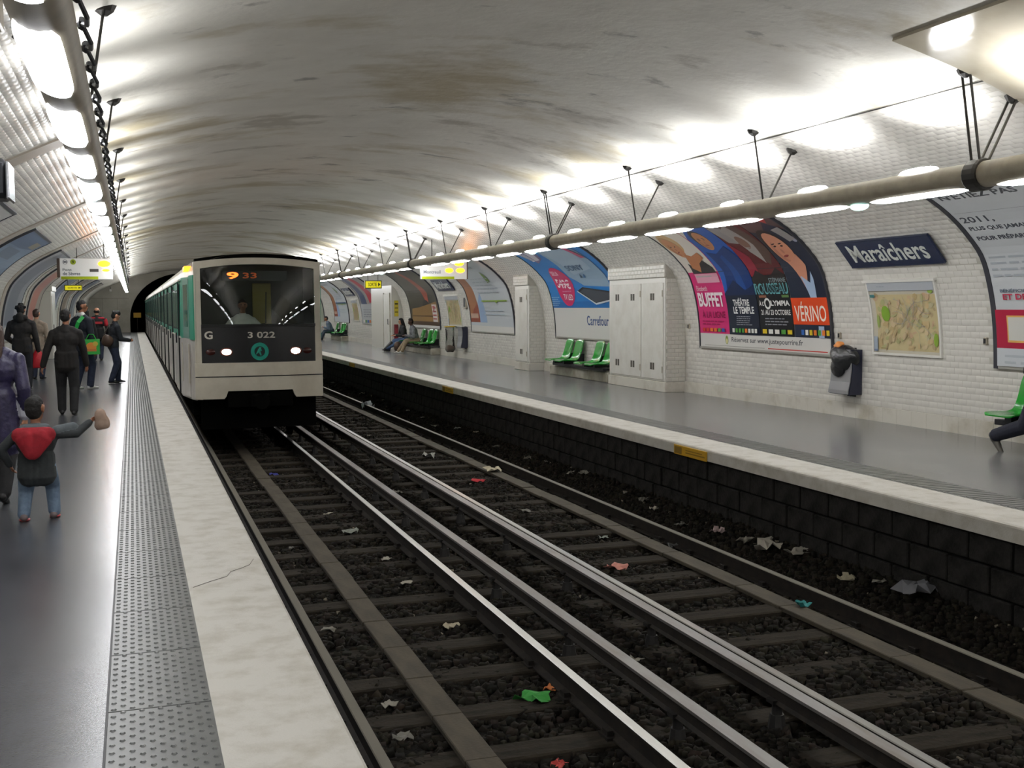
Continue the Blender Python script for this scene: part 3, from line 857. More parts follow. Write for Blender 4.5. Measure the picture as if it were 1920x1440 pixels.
# headlights
m_hl = M('headlight_on', 'ffe9d2', rough=.3, emit=30); m_ho = M('red_lamp_off', '3a1512', rough=.2); m_rim = M('lamp_rim', '6a2f20', rough=.3)
for s in (-1, 1):
    cx = s * .595 + .03; mb = MB(); mb.ell((TC + cx, fy(cx) - .008, .865), (.085, .016, .055), 16, 6); mb.build('headlight', m_hl, lead, True)
    mb = MB(); mb.ell((TC + cx, fy(cx) - .004, .865), (.115, .012, .075), 16, 6); mb.build('lamp_rim', m_rim, lead, True)
    mb = MB(); mb.ell((TC + s * .83, fy(.83) - .004, .865), (.085, .014, .055), 16, 6); mb.build('tail_lamp', m_ho, lead, True)
# lettering, emblem, destination display
pf = lambda u, v, d: (TC + u, fy(u) - .004 - d, v)
m_alu = M('letter_alu', 'b9b5ab', rough=.4)
Print().text(-.93, 1.09, -.79, 1.23, 'G', 'c9c4b8', .03).emit('letter', lead, pf)
Print().text(-.20, 1.10, .27, 1.21, '3 022', 'c2bdb2', .02).emit('fleet_number', lead, pf)
p = Print().ring(0, .865, .09, .155, '1d8d7c', 28)
p.ell(0, .865, .088, .088, '14201f').poly([(-.075, .80), (-.03, .90), (.0, .945), (.035, .93), (.02, .915), (.04, .88), (.01, .87), (.03, .80), (.015, .785), (-.02, .85)], '1d8d7c')
p.emit('emblem', lead, pf)
mb = MB(); mb.box(TC - .62, TC + .5, TF + .03, TF + .1, 2.10, 2.27); mb.build('destination_box', m_black, lead)
m_led = M('led_red', 'ff5a20', rough=.4, emit=5, attr=False)
Print().text(-.53, 2.13, -.33, 2.25, '9', 'ff6a2a', .03).emit('destination_number', lead, lambda u, v, d: (TC + u, TF + .028 - d, v), mat=m_led)
m_led2 = M('led_dim', '8a3a12', rough=.5, emit=.6)
Print().text(-.26, 2.14, -.02, 2.24, '33', 'ff6a2a', .02).emit('destination_text', lead, lambda u, v, d: (TC + u, TF + .028 - d, v), mat=m_led2)
MB().tube([(TC - .05, TF - .1, 1.33), (TC + .1, TF - .11, 1.36), (TC + .12, TF - .08, 1.9)], .010, 5).build('wiper', m_seal, lead)
# cab side: quarter window, door, indicator lamp
x0 = TC - 1.02
mb = MB()
sgn = -1
def cside(y, z, d=0):
    t = min(1, max(0, (y - TF - .035) / (L0 - TF - .035))); return (TC + sgn * ((1.07 + (HW - 1.07) * (t ** .8)) + d), y, z)
def cpanel(mb, ya, yb, z0, z1, d):
    n = 5; V = []
    for i in range(n + 1):
        y = ya + (yb - ya) * i / n
        for z in (z0, z1): V.append(cside(y, z, d)); V.append(cside(y, z, -.02))
    F = []
    for i in range(n):
        b = i * 4; F += [(b, b + 2, b + 6, b + 4), (b, b + 4, b + 5, b + 1), (b + 2, b + 3, b + 7, b + 6)]
    F += [(0, 1, 3, 2), (n * 4, n * 4 + 2, n * 4 + 3, n * 4 + 1)]; mb.add(V, F); return mb
for sgn in (-1, 1):
    cpanel(MB(), TF + .12, TF + .55, 1.08, 2.2, .014).build('cab_quarter_panel', m_green, lead)
    mb = MB(); cpanel(mb, TF + .62, TF + 1.35, 1.1, 2.15, .012); mb.mi = 1; cpanel(mb, TF + .62, TF + 1.35, .05, 1.09, .012); mb.build('cab_door_side', [M('cab_green_grey', '63877c', rough=.35), m_tgrey], lead)
    cpanel(MB(), TF + .72, TF + 1.25, 1.3, 2.05, .016).build('cab_window', m_wglass, lead)
    mb = MB(); mb.tube([cside(TF + .58, .3, .03), cside(TF + .58, 1.0, .03)], .012, 5); mb.tube([cside(TF + 1.4, .3, .03), cside(TF + 1.4, 1.0, .03)], .012, 5); mb.build('grab_rail', m_cream, lead)
    m_ind = M('indicator_orange', 'ffa020', rough=.4, emit=3)
    mb = MB(); mb.bev(TC + min(sgn * 1.2, sgn * 1.07), TC + max(sgn * 1.2, sgn * 1.07), TF + .9, TF + 1.5, 2.29, 2.38, .01); mb.build('indicator_lamp', m_ind, lead)
for y in (TF + 9, TF + 22, TF + 30): MB().bev(TC - 1.21, TC - 1.14, y, y + .12, 2.26, 2.34, .01).build('door_lamp', m_white, lead)
# ------------------------------------------------------------------ billboards on the curved walls
m_frame = M('frame_dark', '3c3d44', rough=.4, metal=.3)
m_framel = M('frame_light', 'a8a69e', rough=.4, metal=.3)
def billboard(side, y0, y1, label, sheets, footer=0.0, footpr=None, h=None, s0=S85, name='billboard', group=None, frame=m_frame, edge=.05):
    """sheets: list of (u0,u1,Print or colour). u runs left to right as seen from the tracks"""
    W_ = y1 - y0; h = h or (BAYH if side > 0 else 2.8)
    yof = (lambda u: y1 - u) if side > 0 else (lambda u: y0 + u)
    fn = lambda u, v, d=0: wpt(side, yof(u), s0 + v, .03 + d)
    t = thing(name, label, 'billboard', tuple(wpt(side, (y0 + y1) / 2, s0, .0)), group)
    def slab(nm, u0, u1, v0, v1, d, mat):
        ss = np.linspace(v0, v1, max(3, int((v1 - v0) / .1))); V = []; n = len(ss)
        for v in ss: V += [fn(u0, v, -.03), fn(u0, v, d), fn(u1, v, d), fn(u1, v, -.03)]
        F = [(i * 4 + j, i * 4 + j + 1, i * 4 + 5 + j, i * 4 + 4 + j) for i in range(n - 1) for j in range(3)] + [(0, 1, 2, 3), tuple(4 * (n - 1) + q for q in range(4))]
        return link(nm, npmesh(nm, V, F, [mat]), t)
    e = edge
    slab('backing', e * .5, W_ - e * .5, .01, h - .01, -.004, M('paper_white', 'cdcbc6', rough=.45))
    slab('frame', 0, e, 0, h, .012, frame); slab('frame', W_ - e, W_, 0, h, .012, frame)
    slab('frame', e, W_ - e, h - e, h, .012, frame); slab('frame', e, W_ - e, 0, .035, .012, m_framel)
    if footer:
        f = slab('footer_strip', e, W_ - e, .035, footer, .0, M('paper_white', 'cdcbc6', rough=.45))
        if footpr: footpr.emit('print', f, fn, .1)
    for i, (u0, u1, bg, pr) in enumerate(sheets):
        m = M('paper_' + bg, bg, rough=.4)
        sh = slab('sheet', max(u0, e), min(u1, W_ - e), max(footer, .035) + .002, h - e, .002, m)
        if pr: pr.emit('print', sh, lambda u, v, d, a=u0: fn(a + u, v, .0026 + d), .1, clip=(max(e - u0, 0), max(footer, .035), min(u1, W_ - e) - u0, h - e))
    return t
def face(p, cu, cv, w, h, rot, skin='c98f6e', hair='3a2a22', shade='a86f52'):
    p.ell(cu - .02, cv + h * .18, w * 1.18, h * 1.05, hair, rot); p.ell(cu, cv, w, h, skin, rot); p.ell(cu - w * .25, cv - h * .2, w * .6, h * .6, shade, rot)
    p.ell(cu + w * .1, cv - h * .1, w * .62, h * .62, skin, rot)
    for s in (-1, 1): p.ell(cu + s * w * .38, cv + h * .12, w * .16, h * .05, '2a1c18', rot); p.ell(cu + s * w * .38, cv + h * .26, w * .22, h * .035, hair, rot)
    p.ell(cu, cv - h * .18, w * .12, h * .14, shade, rot); p.ell(cu, cv - h * .45, w * .3, h * .06, '8e3b38', rot); return p
# show posters: four sheets side by side
a = Print(); a.rect(0, 1.38, 1.05, 3, 'd9d2c6'); a.ell(.36, 2.16, .27, .30, 'c9a878', 20); face(a, .30, 2.02, .19, .27, 20, 'c4885f', 'b58a5a', 'a86b48'); a.poly([(.2, 1.38), (.25, 1.62), (.42, 1.5), (.62, 1.66), (.8, 1.7), (1.0, 1.5), (1.02, 1.38)], '2d2a2b')
a.poly([(.40, 1.85), (.30, 1.5), (.52, 1.40), (.66, 1.6), (.95, 1.72), (.9, 1.86), (.6, 1.78)], 'b8794f').rect(.22, 1.19, 1.02, 1.37, 'd79aac').rect(.26, 1.22, .98, 1.26, 'b2a5a5').rect(.26, 1.30, .8, 1.33, 'b2a5a5')
a.text(.12, 1.04, .5, 1.16, 'Élisabeth', 'e4c8d0', .0).text(.10, .75, 1.0, 1.01, 'BUFFET', 'ecdfe2', .035).text(.16, .55, .98, .70, 'À LA LIGNE', '8d1048', .01).lines(.15, .42, .95, .52, 2, '9a1450').icons(.12, .31, .95, .37, 6)
b = Print(); b.rect(0, .95, 1.05, 3, '2257a8').poly([(0, 3), (0, 2.2), (.25, 2.5), (.3, 3)], 'd6cfc3'); face(b, .42, 2.12, .19, .25, -10, 'bf8256', '35261e'); b.poly([(.12, 1.85), (.4, 1.78), (.85, 1.95), (1.05, 1.5), (1.05, .95), (.1, .95), (.2, 1.4)], '14356f')
b.poly([(.42, 1.7), (.55, 1.75), (.75, 1.05), (.5, 1.05)], '1c4789').rect(0, .27, 1.05, .98, '1b2233').poly([(0, .98), (.4, 1.22), (.7, 1.03), (1.05, 1.15), (1.05, .95), (0, .95)], '17284c')
b.text(.22, .765, .74, .905, 'THÉÂTRE', 'dcdcd8', .03).text(.20, .63, .86, .75, 'LE TEMPLE', 'e2e2de', .03).lines(.28, .43, .82, .60, 5, '9a9da4').icons(.12, .31, .95, .38, 8)
c = Print(); c.rect(0, 1.15, 1.05, 3, '5b1a1c'); c.poly([(0, 3), (.8, 3), (.35, 1.95), (.1, 2.0), (0, 2.3)], '8f8b88').poly([(.35, 2.5), (.8, 2.5), (1.0, 1.75), (.75, 1.45), (.4, 1.9)], '574238').poly([(.25, 2.3), (.55, 2.45), (.72, 1.9), (.66, 1.5), (.45, 1.75)], '9b948f').ell(.50, 1.98, .12, .16, '7d5b4b', 20)
c.poly([(0, 2.0), (.3, 1.65), (.25, 1.2), (0, 1.2)], '8a1f33').rect(0, .27, 1.05, 1.28, '1a1b1f').poly([(0, 1.22), (.2, 1.38), (.5, 1.22), (.8, 1.4), (1.05, 1.22), (1.05, 1.1), (0, 1.1)], '25201f')
c.text(.48, 1.15, .96, 1.24, 'STÉPHANE', '8fa0a4', .0).text(.0, .955, .97, 1.14, 'ROUSSEAU', '5f9ea3', .03).text(.04, .98, .94, 1.115, 'ROUSSEAU', '2b4347', .0).rect(.08, .90, .3, .94, '8c5a44').rect(.75, .90, .95, .94, '5b7a44')
c.text(.05, .765, .20, .85, "À L'", 'e0e0dc', .03).ring(.30, .80, .06, .095, 'e0e0dc', 16).text(.40, .765, .94, .85, 'LYMPIA', 'e0e0dc', .03).text(.08, .615, .93, .70, '21 AU 23 OCTOBRE', 'd8d8d4', .02).lines(.18, .44, .9, .58, 3, '8b8d92').icons(.06, .31, .98, .38, 5)
d = Print(); d.rect(0, .27, 1.05, 3, '20283a').poly([(0, 3), (1, 3), (1, 2.1), (.6, 2.4), (.3, 2.1), (0, 2.2)], '5a4440').poly([(.4, 2.6), (.9, 2.6), (.7, 2.35)], 'b03a34'); face(d, .34, 1.78, .24, .36, 10, 'cf8e70', '2c211d', 'ba7a62')
d.poly([(.25, 1.48), (.50, 1.0), (.66, 1.42), (.6, 1.65), (.4, 1.5)], 'c98b70').poly([(.4, 1.25), (.52, .95), (.55, .86), (.70, .86), (.74, 1.4), (.62, 1.12)], '9fb4cf').poly([(.66, 1.6), (1.05, 1.9), (1.05, .27), (.86, .27)], '1a2034').ell(.78, 2.05, .12, .07, 'b9b3bd', -30).ell(.9, 1.95, .06, .07, '8f90a4').poly([(.6, 2.2), (.85, 2.25), (.95, 1.95), (.75, 1.9)], '8f8a88')
d.rect(0, .47, 1.05, .89, 'd8481c').text(.06, .52, .88, .83, 'VÉRINO', 'efe3d6', .01).rect(.66, .27, .8, .45, '9fb0cc').icons(.18, .31, .95, .39, 7)
fp = Print().text(1.14, .115, 3.3, .225, 'Réservez sur www.justepourrire.fr', '45464c', .012).ell(.98, .17, .05, .075, '7c8f45').ell(.98, .15, .03, .045, 'd9cf9a').rect(2.3, .055, 3.95, .07, 'c33b33').rect(.2, .06, 2.2, .067, '8a8880')
billboard(1, 14.05, 18.13, 'billboard of four show posters side by side, pink, blue, dark red and navy', [(0.03, 1.09, 'c9286e', a), (1.105, 2.09, '1b2233', b), (2.105, 3.085, '1a1b1f', c), (3.10, 4.06, '20283a', d)], .27, fp, edge=.035)
# television advert
p = Print(); p.rect(0, .73, 4, 3, '2478c0').poly([(0, .73), (4, .73), (4, .9), (0, .86)], '2168ad')
p.poly([(1.45, 2.6), (2.4, 3.0), (3.4, 2.6), (3.7, 1.9), (3.7, 1.2), (2.3, 1.25), (1.7, 1.5)], '8aa2b8').poly([(1.6, 2.4), (2.3, 2.7), (3.2, 2.3), (3.3, 1.7), (2.1, 1.55)], '9db1c2').poly([(3.45, 3), (3.5, 3), (3.9, .73), (3.84, .73)], '1d4f86')
p.poly([(.1, 2.5), (.6, 2.7), (1.4, 2.6), (1.2, 2.15), (.7, 2.0)], '6f5f86').poly([(.62, 2.6), (1.2, 2.55), (1.0, 2.12), (.72, 2.1)], 'cfc9cf').poly([(.2, 2.45), (.5, 2.55), (.68, 2.1), (.5, 2.08)], 'd9d6de').poly([(.3, 2.42), (.36, 2.45), (.52, 2.12), (.48, 2.1)], '7d7a94').poly([(.42, 2.48), (.48, 2.5), (.62, 2.14), (.58, 2.12)], '7d7a94')
p.ell(1.13, 1.30, .55, .53, 'c92a63').text(.80, 1.56, 1.28, 1.70, 'SEUL.', 'f0d8e0', .02, -4).text(.72, 1.20, 1.50, 1.46, '549€', 'f2e6ea', .03, -4).lines(.9, 1.1, 1.5, 1.17, 1, 'd88aa6').text(.90, .92, 1.46, 1.06, 'TV LED', 'f2e6ea', .02, -2)
p.text(1.98, 1.68, 2.96, 1.85, 'SONY', '3f5f80', .02).poly([(2.36, 1.46), (2.46, 1.58), (2.50, 1.46)], '2f4a66').poly([(2.52, 1.46), (2.68, 1.58), (2.68, 1.46)], '3d6c9c')
p.poly([(1.80, 1.12), (2.2, 1.22), (3.9, 1.08), (3.9, .92), (2.75, .80)], '23262c').poly([(1.98, 1.11), (2.25, 1.18), (3.8, 1.05), (3.8, .95), (2.75, .86)], '42464e').poly([(1.80, 1.12), (2.75, .80), (2.75, .84), (1.86, 1.13)], 'c4ccd4').poly([(2.75, .80), (3.9, .92), (3.9, .95), (2.75, .84)], 'c4ccd4')
p.poly([(2.9, 2.75), (3.1, 2.75), (3.62, 2.05), (3.4, 2.05)], 'b8476f').lines(.10, .78, .62, 1.02, 5, '8fb6d8')
fp = Print().text(2.04, .33, 3.26, .55, 'Carrefour', '24427a', .015)
billboard(1, 21.4, 25.45, 'blue billboard for a television with a pink price disc, above green seats', [(0, 4.05, '2478c0', p)], .73, fp, edge=.035)
# training advert at the near end, runs out of the frame
p = Print(); p.rect(0, .0, 4.1, 3, 'bfc2c4')
p.text(.18, 2.33, 1.35, 2.47, "N'ÉTIEZ PAS", '3f4249', .03).rect(.12, 2.07, 3.9, 2.074, '7d8084').text(.13, 1.88, .63, 2.0, '2011,', '4a4d55', .02).text(.14, 1.75, 1.05, 1.83, 'PLUS QUE JAMAIS', '4a4d55', .035).text(.15, 1.61, 1.0, 1.69, 'POUR PRÉPARER', '4a4d55', .035)
p.lines(.14, 1.09, 1.6, 1.40, 4, 'a2a7ac', .5).text(.20, .92, .66, .965, 'BÉNÉFICIEZ', '55606e', .03).text(.23, .83, .60, .90, 'ET DE', 'b0304a', .03)
p.rect(.06, .25, 4.0, .71, 'a8203e').rect(.25, .32, .59, .64, 'd8a860').rect(.27, .345, .57, .62, 'c9c7c0').rect(.0, .0, 4.1, .25, 'c2c6ca').lines(.2, .05, 2.6, .2, 2, 'aeb4ba')
billboard(1, 6.8, 10.8, 'pale grey billboard reading 2011 with a red band, cut off by the picture edge', [(0, 4.0, 'bfc2c4', p)], edge=.075)
def plan_ad(w):
    p = Print(); p.rect(0, 0, w, 3, 'b9bec2').poly([(0, 3), (.9, 3), (.85, 1.5), (1.0, .3), (0, .3)], '9c6a4a').poly([(.1, 2.7), (.6, 2.9), (.7, 2.1), (.3, 1.7)], 'a87550').poly([(0, .3), (1.0, .3), (.95, .9), (.5, .7)], '8f4a38')
    p.poly([(1.0, .3), (1.7, .3), (1.4, 1.2), (1.0, .9)], '8ea6c4').rect(.1, .42, .85, .56, 'b89a88').lines(.6, 2.05, 3.4, 2.75, 3, '9aa0a6').poly([(2.7, 1.5), (2.85, 1.95), (3.05, 1.7), (3.0, 1.55)], '6f8f3a')
    p.lines(1.4, 1.15, 3.4, 1.75, 5, 'a4abb2', .4).rect(1.5, .92, 3.8, .96, '87a33c').poly([(2.75, .92), (2.85, .85), (2.95, .92)], '87a33c').lines(1.6, .5, 3.7, .72, 2, 'aab4be', .4); return p
billboard(1, 28.5, 32.6, 'white billboard with brown strip and green rule, behind the lit departure board', [(0, 4.1, 'b9bec2', plan_ad(4.1))], .2)
p = Print(); p.rect(0, 0, 4.1, 3, '45423a').poly([(0, 3), (4.1, 3), (4.1, 2.2), (1.5, 2.6)], '3a3732').poly([(1.6, 2.3), (1.9, 2.45), (3.1, 1.25), (2.9, .95), (2.55, 1.0)], '94402f').ell(2.75, 1.0, .22, .14, 'a34a3a').ell(2.5, .82, .45, .2, '2c2b2a').poly([(.2, .2), (.4, .7), (1.5, .75), (3.9, .95), (4.1, .2)], '8a6a3c').rect(.2, .42, 4, .46, '5d4428').rect(0, 0, 4.1, .25, '4a3826')
p.rect(3.25, .25, 3.85, .85, 'cfc9c4').lines(3.32, .3, 3.8, .8, 4, 'a8434a').text(3.38, .62, 3.7, .8, '7', 'a8434a')
billboard(1, 36.2, 40.3, 'dark brown billboard with a red shape, above the seated couple', [(0, 4.1, '45423a', p)], .12)
p = Print(); p.rect(0, .9, 4, 3, '8d8a86').poly([(.4, .9), (1.6, .9), (1.2, 2.4), (.3, 3)], '46506e').poly([(2.2, .95), (3.4, 1.0), (2.6, 2.3), (1.6, 2.8)], 'b02c3e').rect(0, 0, 4, .9, 'a9acae').lines(.5, .3, 3.5, .7, 4, '777b80').icons(.3, .08, 3.8, .2, 8)
billboard(1, 45.6, 49.6, 'grey billboard with a red and blue print, half hidden by the white pier', [(0, 4, '8d8a86', p)])
p = plan_ad(4.0); p.rect(1.2, .95, 4, 1.02, '3c5a80')
billboard(1, 52.8, 56.8, 'white billboard with orange-brown strip, behind the far seated person', [(0, 4, 'b9bec2', p)])
p = Print().rect(0, 0, 4, 3, '97a08c').poly([(0, .2), (1.2, .2), (.6, 2), (0, 2)], '8a4a4a')
billboard(1, 60.1, 64.1, 'dull green billboard at the far end, half hidden by the train', [(0, 4, '97a08c', p)])
# near platform billboards
p = Print(); p.rect(0, 0, 4, 3, '6f86a0').rect(0, 2.3, 4, 3, '566c8c').poly([(0, 1.4), (4, 1.8), (4, 2.4), (0, 2.2)], '7f97ae').rect(.6, 1.95, 2.6, 2.25, '66788f').rect(2.6, 2.4, 3.6, 2.6, '9c927c')
billboard(-1, 21.0, 25.0, 'slate blue billboard on the near platform wall behind the waiting people', [(0, 4, '6f86a0', p)])
billboard(-1, 13.8, 17.6, 'pale blank billboard high beside the hanging loudspeaker box', [(0, 3.8, 'b3b2ae', None)])
for y0, bg, lb, cc in ((28.4, '93989f', 'grey billboard behind the hooded person', '6f7784'), (34.6, '9a9388', 'beige-grey billboard left of the white pier', 'b06a5a'), (42.9, '8d97a8', 'bluish billboard just past the near platform pier', '5d6b85'),
                       (50.2, 'a19a90', 'tan billboard near the far end of the near platform', '7a6a58'), (57.5, '8f9499', 'dim grey billboard, the last but one toward the tunnel', '6a6f78'), (64.8, 'a5a095', 'sand-coloured billboard, the last one toward the tunnel', '807868')):
    p = Print().rect(0, 0, 4, 3, bg).poly([(.3, .4), (2.2, .4), (3.5, 2.4), (1, 2.8)], cc).rect(.4, .1, 3.6, .35, 'c2beb6')
    billboard(-1, y0, y0 + 4, lb, [(0, 4, bg, p)])

# ------------------------------------------------------------------ station name plates and maps
m_enam = M('enamel_blue', '13203f', rough=.25)
def name_plate(y0, y1, z0, z1, label, side=1):
    s0, s1 = arc_at_z(z0), arc_at_z(z1); W_ = y1 - y0
    A = wpt(side, y1, s0, .05); B = wpt(side, y1, s1, .05); up = Vector(B - A); H_ = up.length; up.normalize(); n = Vector((-side * up.z, 0, side * up.x))
    if n.x * side > 0: n = -n
    yof = (lambda u: y1 - u) if side > 0 else (lambda u: y0 + u)
    fn = lambda u, v, d: Vector((A[0], yof(u), A[2])) + up * v + n * d
    t = thing('station_name_sign', label, 'sign', tuple(A))
    mb = MB(); mb.prism([(0, 0), (W_, 0), (W_, H_), (0, H_)], fn, -.03, 0); mb.build('plate', m_enam, t)
    Print().text(W_ * .085, H_ * .20, W_ * .91, H_ * .84, 'Maraîchers', 'c9cbc4', .018).emit('lettering', t, lambda u, v, d: fn(u, v, d + .001))
    mb = MB()
    for (a, b, c, d) in ((0, W_, 0, .012), (0, W_, H_ - .012, H_)): mb.prism([(a, c), (b, c), (b, d), (a, d)], fn, 0, .004)
    mb.build('rim', M('enamel_edge', '16203c', rough=.3), t)
name_plate(11.40, 13.28, 2.14, 2.50, 'large blue station name sign above the nearer wall map')
name_plate(33.6, 35.5, 2.14, 2.50, 'blue station name sign below the lit departure board')
name_plate(50.2, 52.2, 2.14, 2.50, 'small distant blue station name sign near the train front')
def wall_map(y0, y1, z0, z1, label, seed):
    s0, s1 = arc_at_z(z0), arc_at_z(z1); W_, H_ = y1 - y0, s1 - s0; rr = random.Random(seed)
    fn = lambda u, v, d: wpt(1, y1 - u, s0 + v, .02 + d)
    t = thing('wall_map', label, 'map', tuple(wpt(1, (y0 + y1) / 2, s0, 0)))
    def slab(nm, u0, u1, v0, v1, d, mat):
        ss = np.linspace(v0, v1, max(2, int((v1 - v0) / .1) + 1)); V = []; n = len(ss)
        for v in ss: V += [fn(u0, v, -.02), fn(u0, v, d), fn(u1, v, d), fn(u1, v, -.02)]
        F = [(i * 4 + j, i * 4 + j + 1, i * 4 + 5 + j, i * 4 + 4 + j) for i in range(n - 1) for j in range(3)] + [(0, 1, 2, 3), tuple(4 * (n - 1) + q for q in range(4))]
        return link(nm, npmesh(nm, V, F, [mat]), t)
    sh = slab('sheet', .03, W_ - .03, .03, H_ - .03, 0, M('map_paper', 'bcb6a4', rough=.4))
    for q in ((0, .03, 0, H_), (W_ - .03, W_, 0, H_), (.03, W_ - .03, 0, .03)): slab('frame', *q, .015, m_white)
    slab('frame', -.05, W_ + .02, H_ - .03, H_ + .005, .03, m_white)
    p = Print(); p.rect(.03, .03, W_ - .03, H_ - .03, 'bdb7a6').rect(.12, .07, W_ - .05, H_ - .16, 'bfb086')
    for i in range(150):
        u, v = rr.uniform(.14, W_ - .08), rr.uniform(.1, H_ - .2); p.ell(u, v, rr.uniform(.02, .07), rr.uniform(.015, .05), rr.choice(['c2ab80', 'b49f74', 'a9a677', 'bfa283', 'b5ad8b', 'c4b08c', 'ad9a76']), rr.uniform(0, 90), 7)
    p.ell(.33, H_ * .55, .09, .11, '7fa33a', 10, 12).ell(W_ - .09, H_ * .22, .045, .09, '86a33f', 0, 10).ell(W_ - .12, H_ * .84, .05, .03, '8aa54a', 0, 10).ell(.16, H_ * .45, .03, .1, '93a45a', 0, 8)
    cx, cy = W_ * .58, H_ * .5
    for i in range(26):
        a = rr.uniform(0, 6.28); pts = [(cx + rr.gauss(0, .08), cy + rr.gauss(0, .08))]
        for k in range(rr.randint(2, 5)):
            a += rr.gauss(0, .5); q = (pts[-1][0] + math.cos(a) * .1, pts[-1][1] + math.sin(a) * .1)
            if not (.14 < q[0] < W_ - .08 and .1 < q[1] < H_ - .2): break
            pts.append(q)
        cc = rr.choice(['a39b82', 'a5979a', '96a08a', 'a99678', '9c9b98'])
        for (x0, y0_), (x1, y1_) in zip(pts[:-1], pts[1:]):
            l = math.hypot(x1 - x0, y1_ - y0_); nx, ny = -(y1_ - y0_) / l * .0026, (x1 - x0) / l * .0026; p.poly([(x0 - nx, y0_ - ny), (x1 - nx, y1_ - ny), (x1 + nx, y1_ + ny), (x0 + nx, y0_ + ny)], cc)
    p.rect(.03, H_ - .15, W_ - .03, H_ - .03, 'a9adb2').ring(.08, H_ - .09, .024, .032, '3c3f48', 14).text(.065, H_ - .105, .095, H_ - .075, 'M', '3c3f48').lines(.15, H_ - .105, .45, H_ - .07, 1, '8f969d').rect(.05, H_ - .24, .15, H_ - .20, '4a7d7c').rect(.05, .07, .13, .25, '9aa6b2').rect(.05, .05, .13, .075, '6d7c94')
    p.emit('print', sh, lambda u, v, d: fn(u, v, .001 + d * .12), .1)
wall_map(11.72, 13.12, .93, 1.95, 'large city map in a white frame, between the bin and the nearer name sign', 3)
wall_map(33.6, 35.2, .98, 1.98, 'grey-green wall map beside the far bin', 4)
wall_map(50.3, 51.7, .95, 1.95, 'small distant wall map under the far name sign', 5)

# ------------------------------------------------------------------ tiled cabinets and pier
m_door = M('door_white', 'd3d1ca', rough=.35, col2='c8c5bc', nscale=3)
m_vent = M('vent_dark', '4a463e', rough=.6)
m_btile = M('block_tile', 'c9c6bd', rough=.3)
def tile_face(parent, org, du, dv, dn, w, h, clipfn=None):
    """bevelled tiles over a flat rectangle (one stuff mesh)"""
    mb = MB(); o, U_, V_, N_ = Vector(org), Vector(du), Vector(dv), Vector(dn); j = 0; v = 0
    while v + .076 <= h + .001:
        u = -(j % 2) * .076
        while u < w - .02:
            a, b = max(u, 0) + .0015, min(u + .152, w) - .0015
            if b - a > .03 and (clipfn is None or clipfn(b, v + .07)):
                c, d = v + .0015, v + .075; g = .01
                P = [o + U_ * x + V_ * y + N_ * z for x, y, z in ((a, c, 0), (b, c, 0), (b, d, 0), (a, d, 0), (a + g, c + g, .007), (b - g, c + g, .007), (b - g, d - g, .007), (a + g, d - g, .007))]
                mb.add(P, [(4, 5, 6, 7), (0, 1, 5, 4), (1, 2, 6, 5), (2, 3, 7, 6), (3, 0, 4, 7)])
            u += .152
        v += .0765; j += 1
    return kind(mb.build('tiles', m_btile, parent), 'stuff')
def cabinet(y0, y1, xf, ztop, doors, label, cap=.05):
    t = thing('equipment_cabinet', label, 'cabinet', (xf, (y0 + y1) / 2, 0))
    mb = MB(); mb.box(xf, XR + .1, y0, y1, 0, ztop); mb.build('block', m_grout, t)
    mb = MB(); mb.bev(xf - .03, XR, y0 - .005, y1 + .005, 0, .19, .008); mb.build('plinth', m_plinth, t)
    mb = MB(); mb.bev(xf - cap, XR - .1, y0 - .004, y1 + .02, ztop - .3, ztop, .012); mb.build('cap', m_grout, t)
    tile_face(t, (xf - cap, y1, ztop - .3), (0, -1, 0), (0, 0, 1), (-1, 0, 0), y1 - y0, .3)
    tile_face(t, (XR, y0, .2), (-1, 0, 0), (0, 0, 1), (0, -1, 0), XR - xf, ztop - .5)
    mb = MB(); mb.bev(xf - .012, xf, y0 + .03, y1 - .03, .2, ztop - .31, .004); mb.build('door_frame', m_white, t)
    for a, b in doors:
        d = MB().bev(xf - .032, xf - .012, a, b, .23, ztop - .40, .006).build('door', m_door, t)
        n = 2 if b - a > 1.2 else 1
        for i in range(n):
            for z in (ztop - .66, .47):
                for e in (-.05, .05):
                    yc = a + (b - a) * (i + .5) / n + e; mb = MB(); mb.box(xf - .0335, xf - .0318, yc - .038, yc + .038, z - .065, z + .065)
                    for k in range(5): mb.box(xf - .036, xf - .0335, yc - .038, yc + .038, z - .06 + k * .028, z - .05 + k * .028)
                    mb.build('vent', m_vent, d)
        mb = MB()
        for z in (.42, ztop - .6): mb.tube([(xf - .036, a + .01, z - .06), (xf - .036, a + .01, z + .06)], .01, 6)
        mb.build('hinge', m_grey, d)
    return t
cabinet(18.75, 21.36, 9.36, 2.44, [(18.84, 19.72), (19.80, 21.26)], 'large white tiled cabinet with metal doors, projecting beside the show posters', .035)
cabinet(26.3, 27.4, 9.36, 2.44, [(26.42, 27.3)], 'slim white cabinet with one metal door, beyond the television billboard')
t = thing('equipment_pier', 'white tiled pier with a door beside the yellow exit sign, past the seated couple', 'pier', (9.3, 43.6, 0))
mb = MB(); mb.box(9.3, XR + .1, 41.7, 45.5, 0, 2.7); mb.build('block', m_btile, t)
d = MB().bev(9.27, 9.3, 42.0, 43.0, .03, 2.1, .006).build('door', m_door, t)
mb = MB(); mb.tube([(9.24, 42.15, .95), (9.24, 42.15, 1.15)], .015, 6); mb.box(9.24, 9.28, 42.13, 42.17, .94, .96); mb.build('door_handle', m_dark, d)
mb = MB(); mb.box(9.268, 9.3, 43.02, 43.08, 0, 2.15); mb.box(9.268, 9.3, 41.92, 41.98, 0, 2.15); mb.build('door_frame', m_conc, t)
t = thing('notice', 'narrow yellow notice on the far platform pier', 'sign', (9.27, 41.86, 1.6))
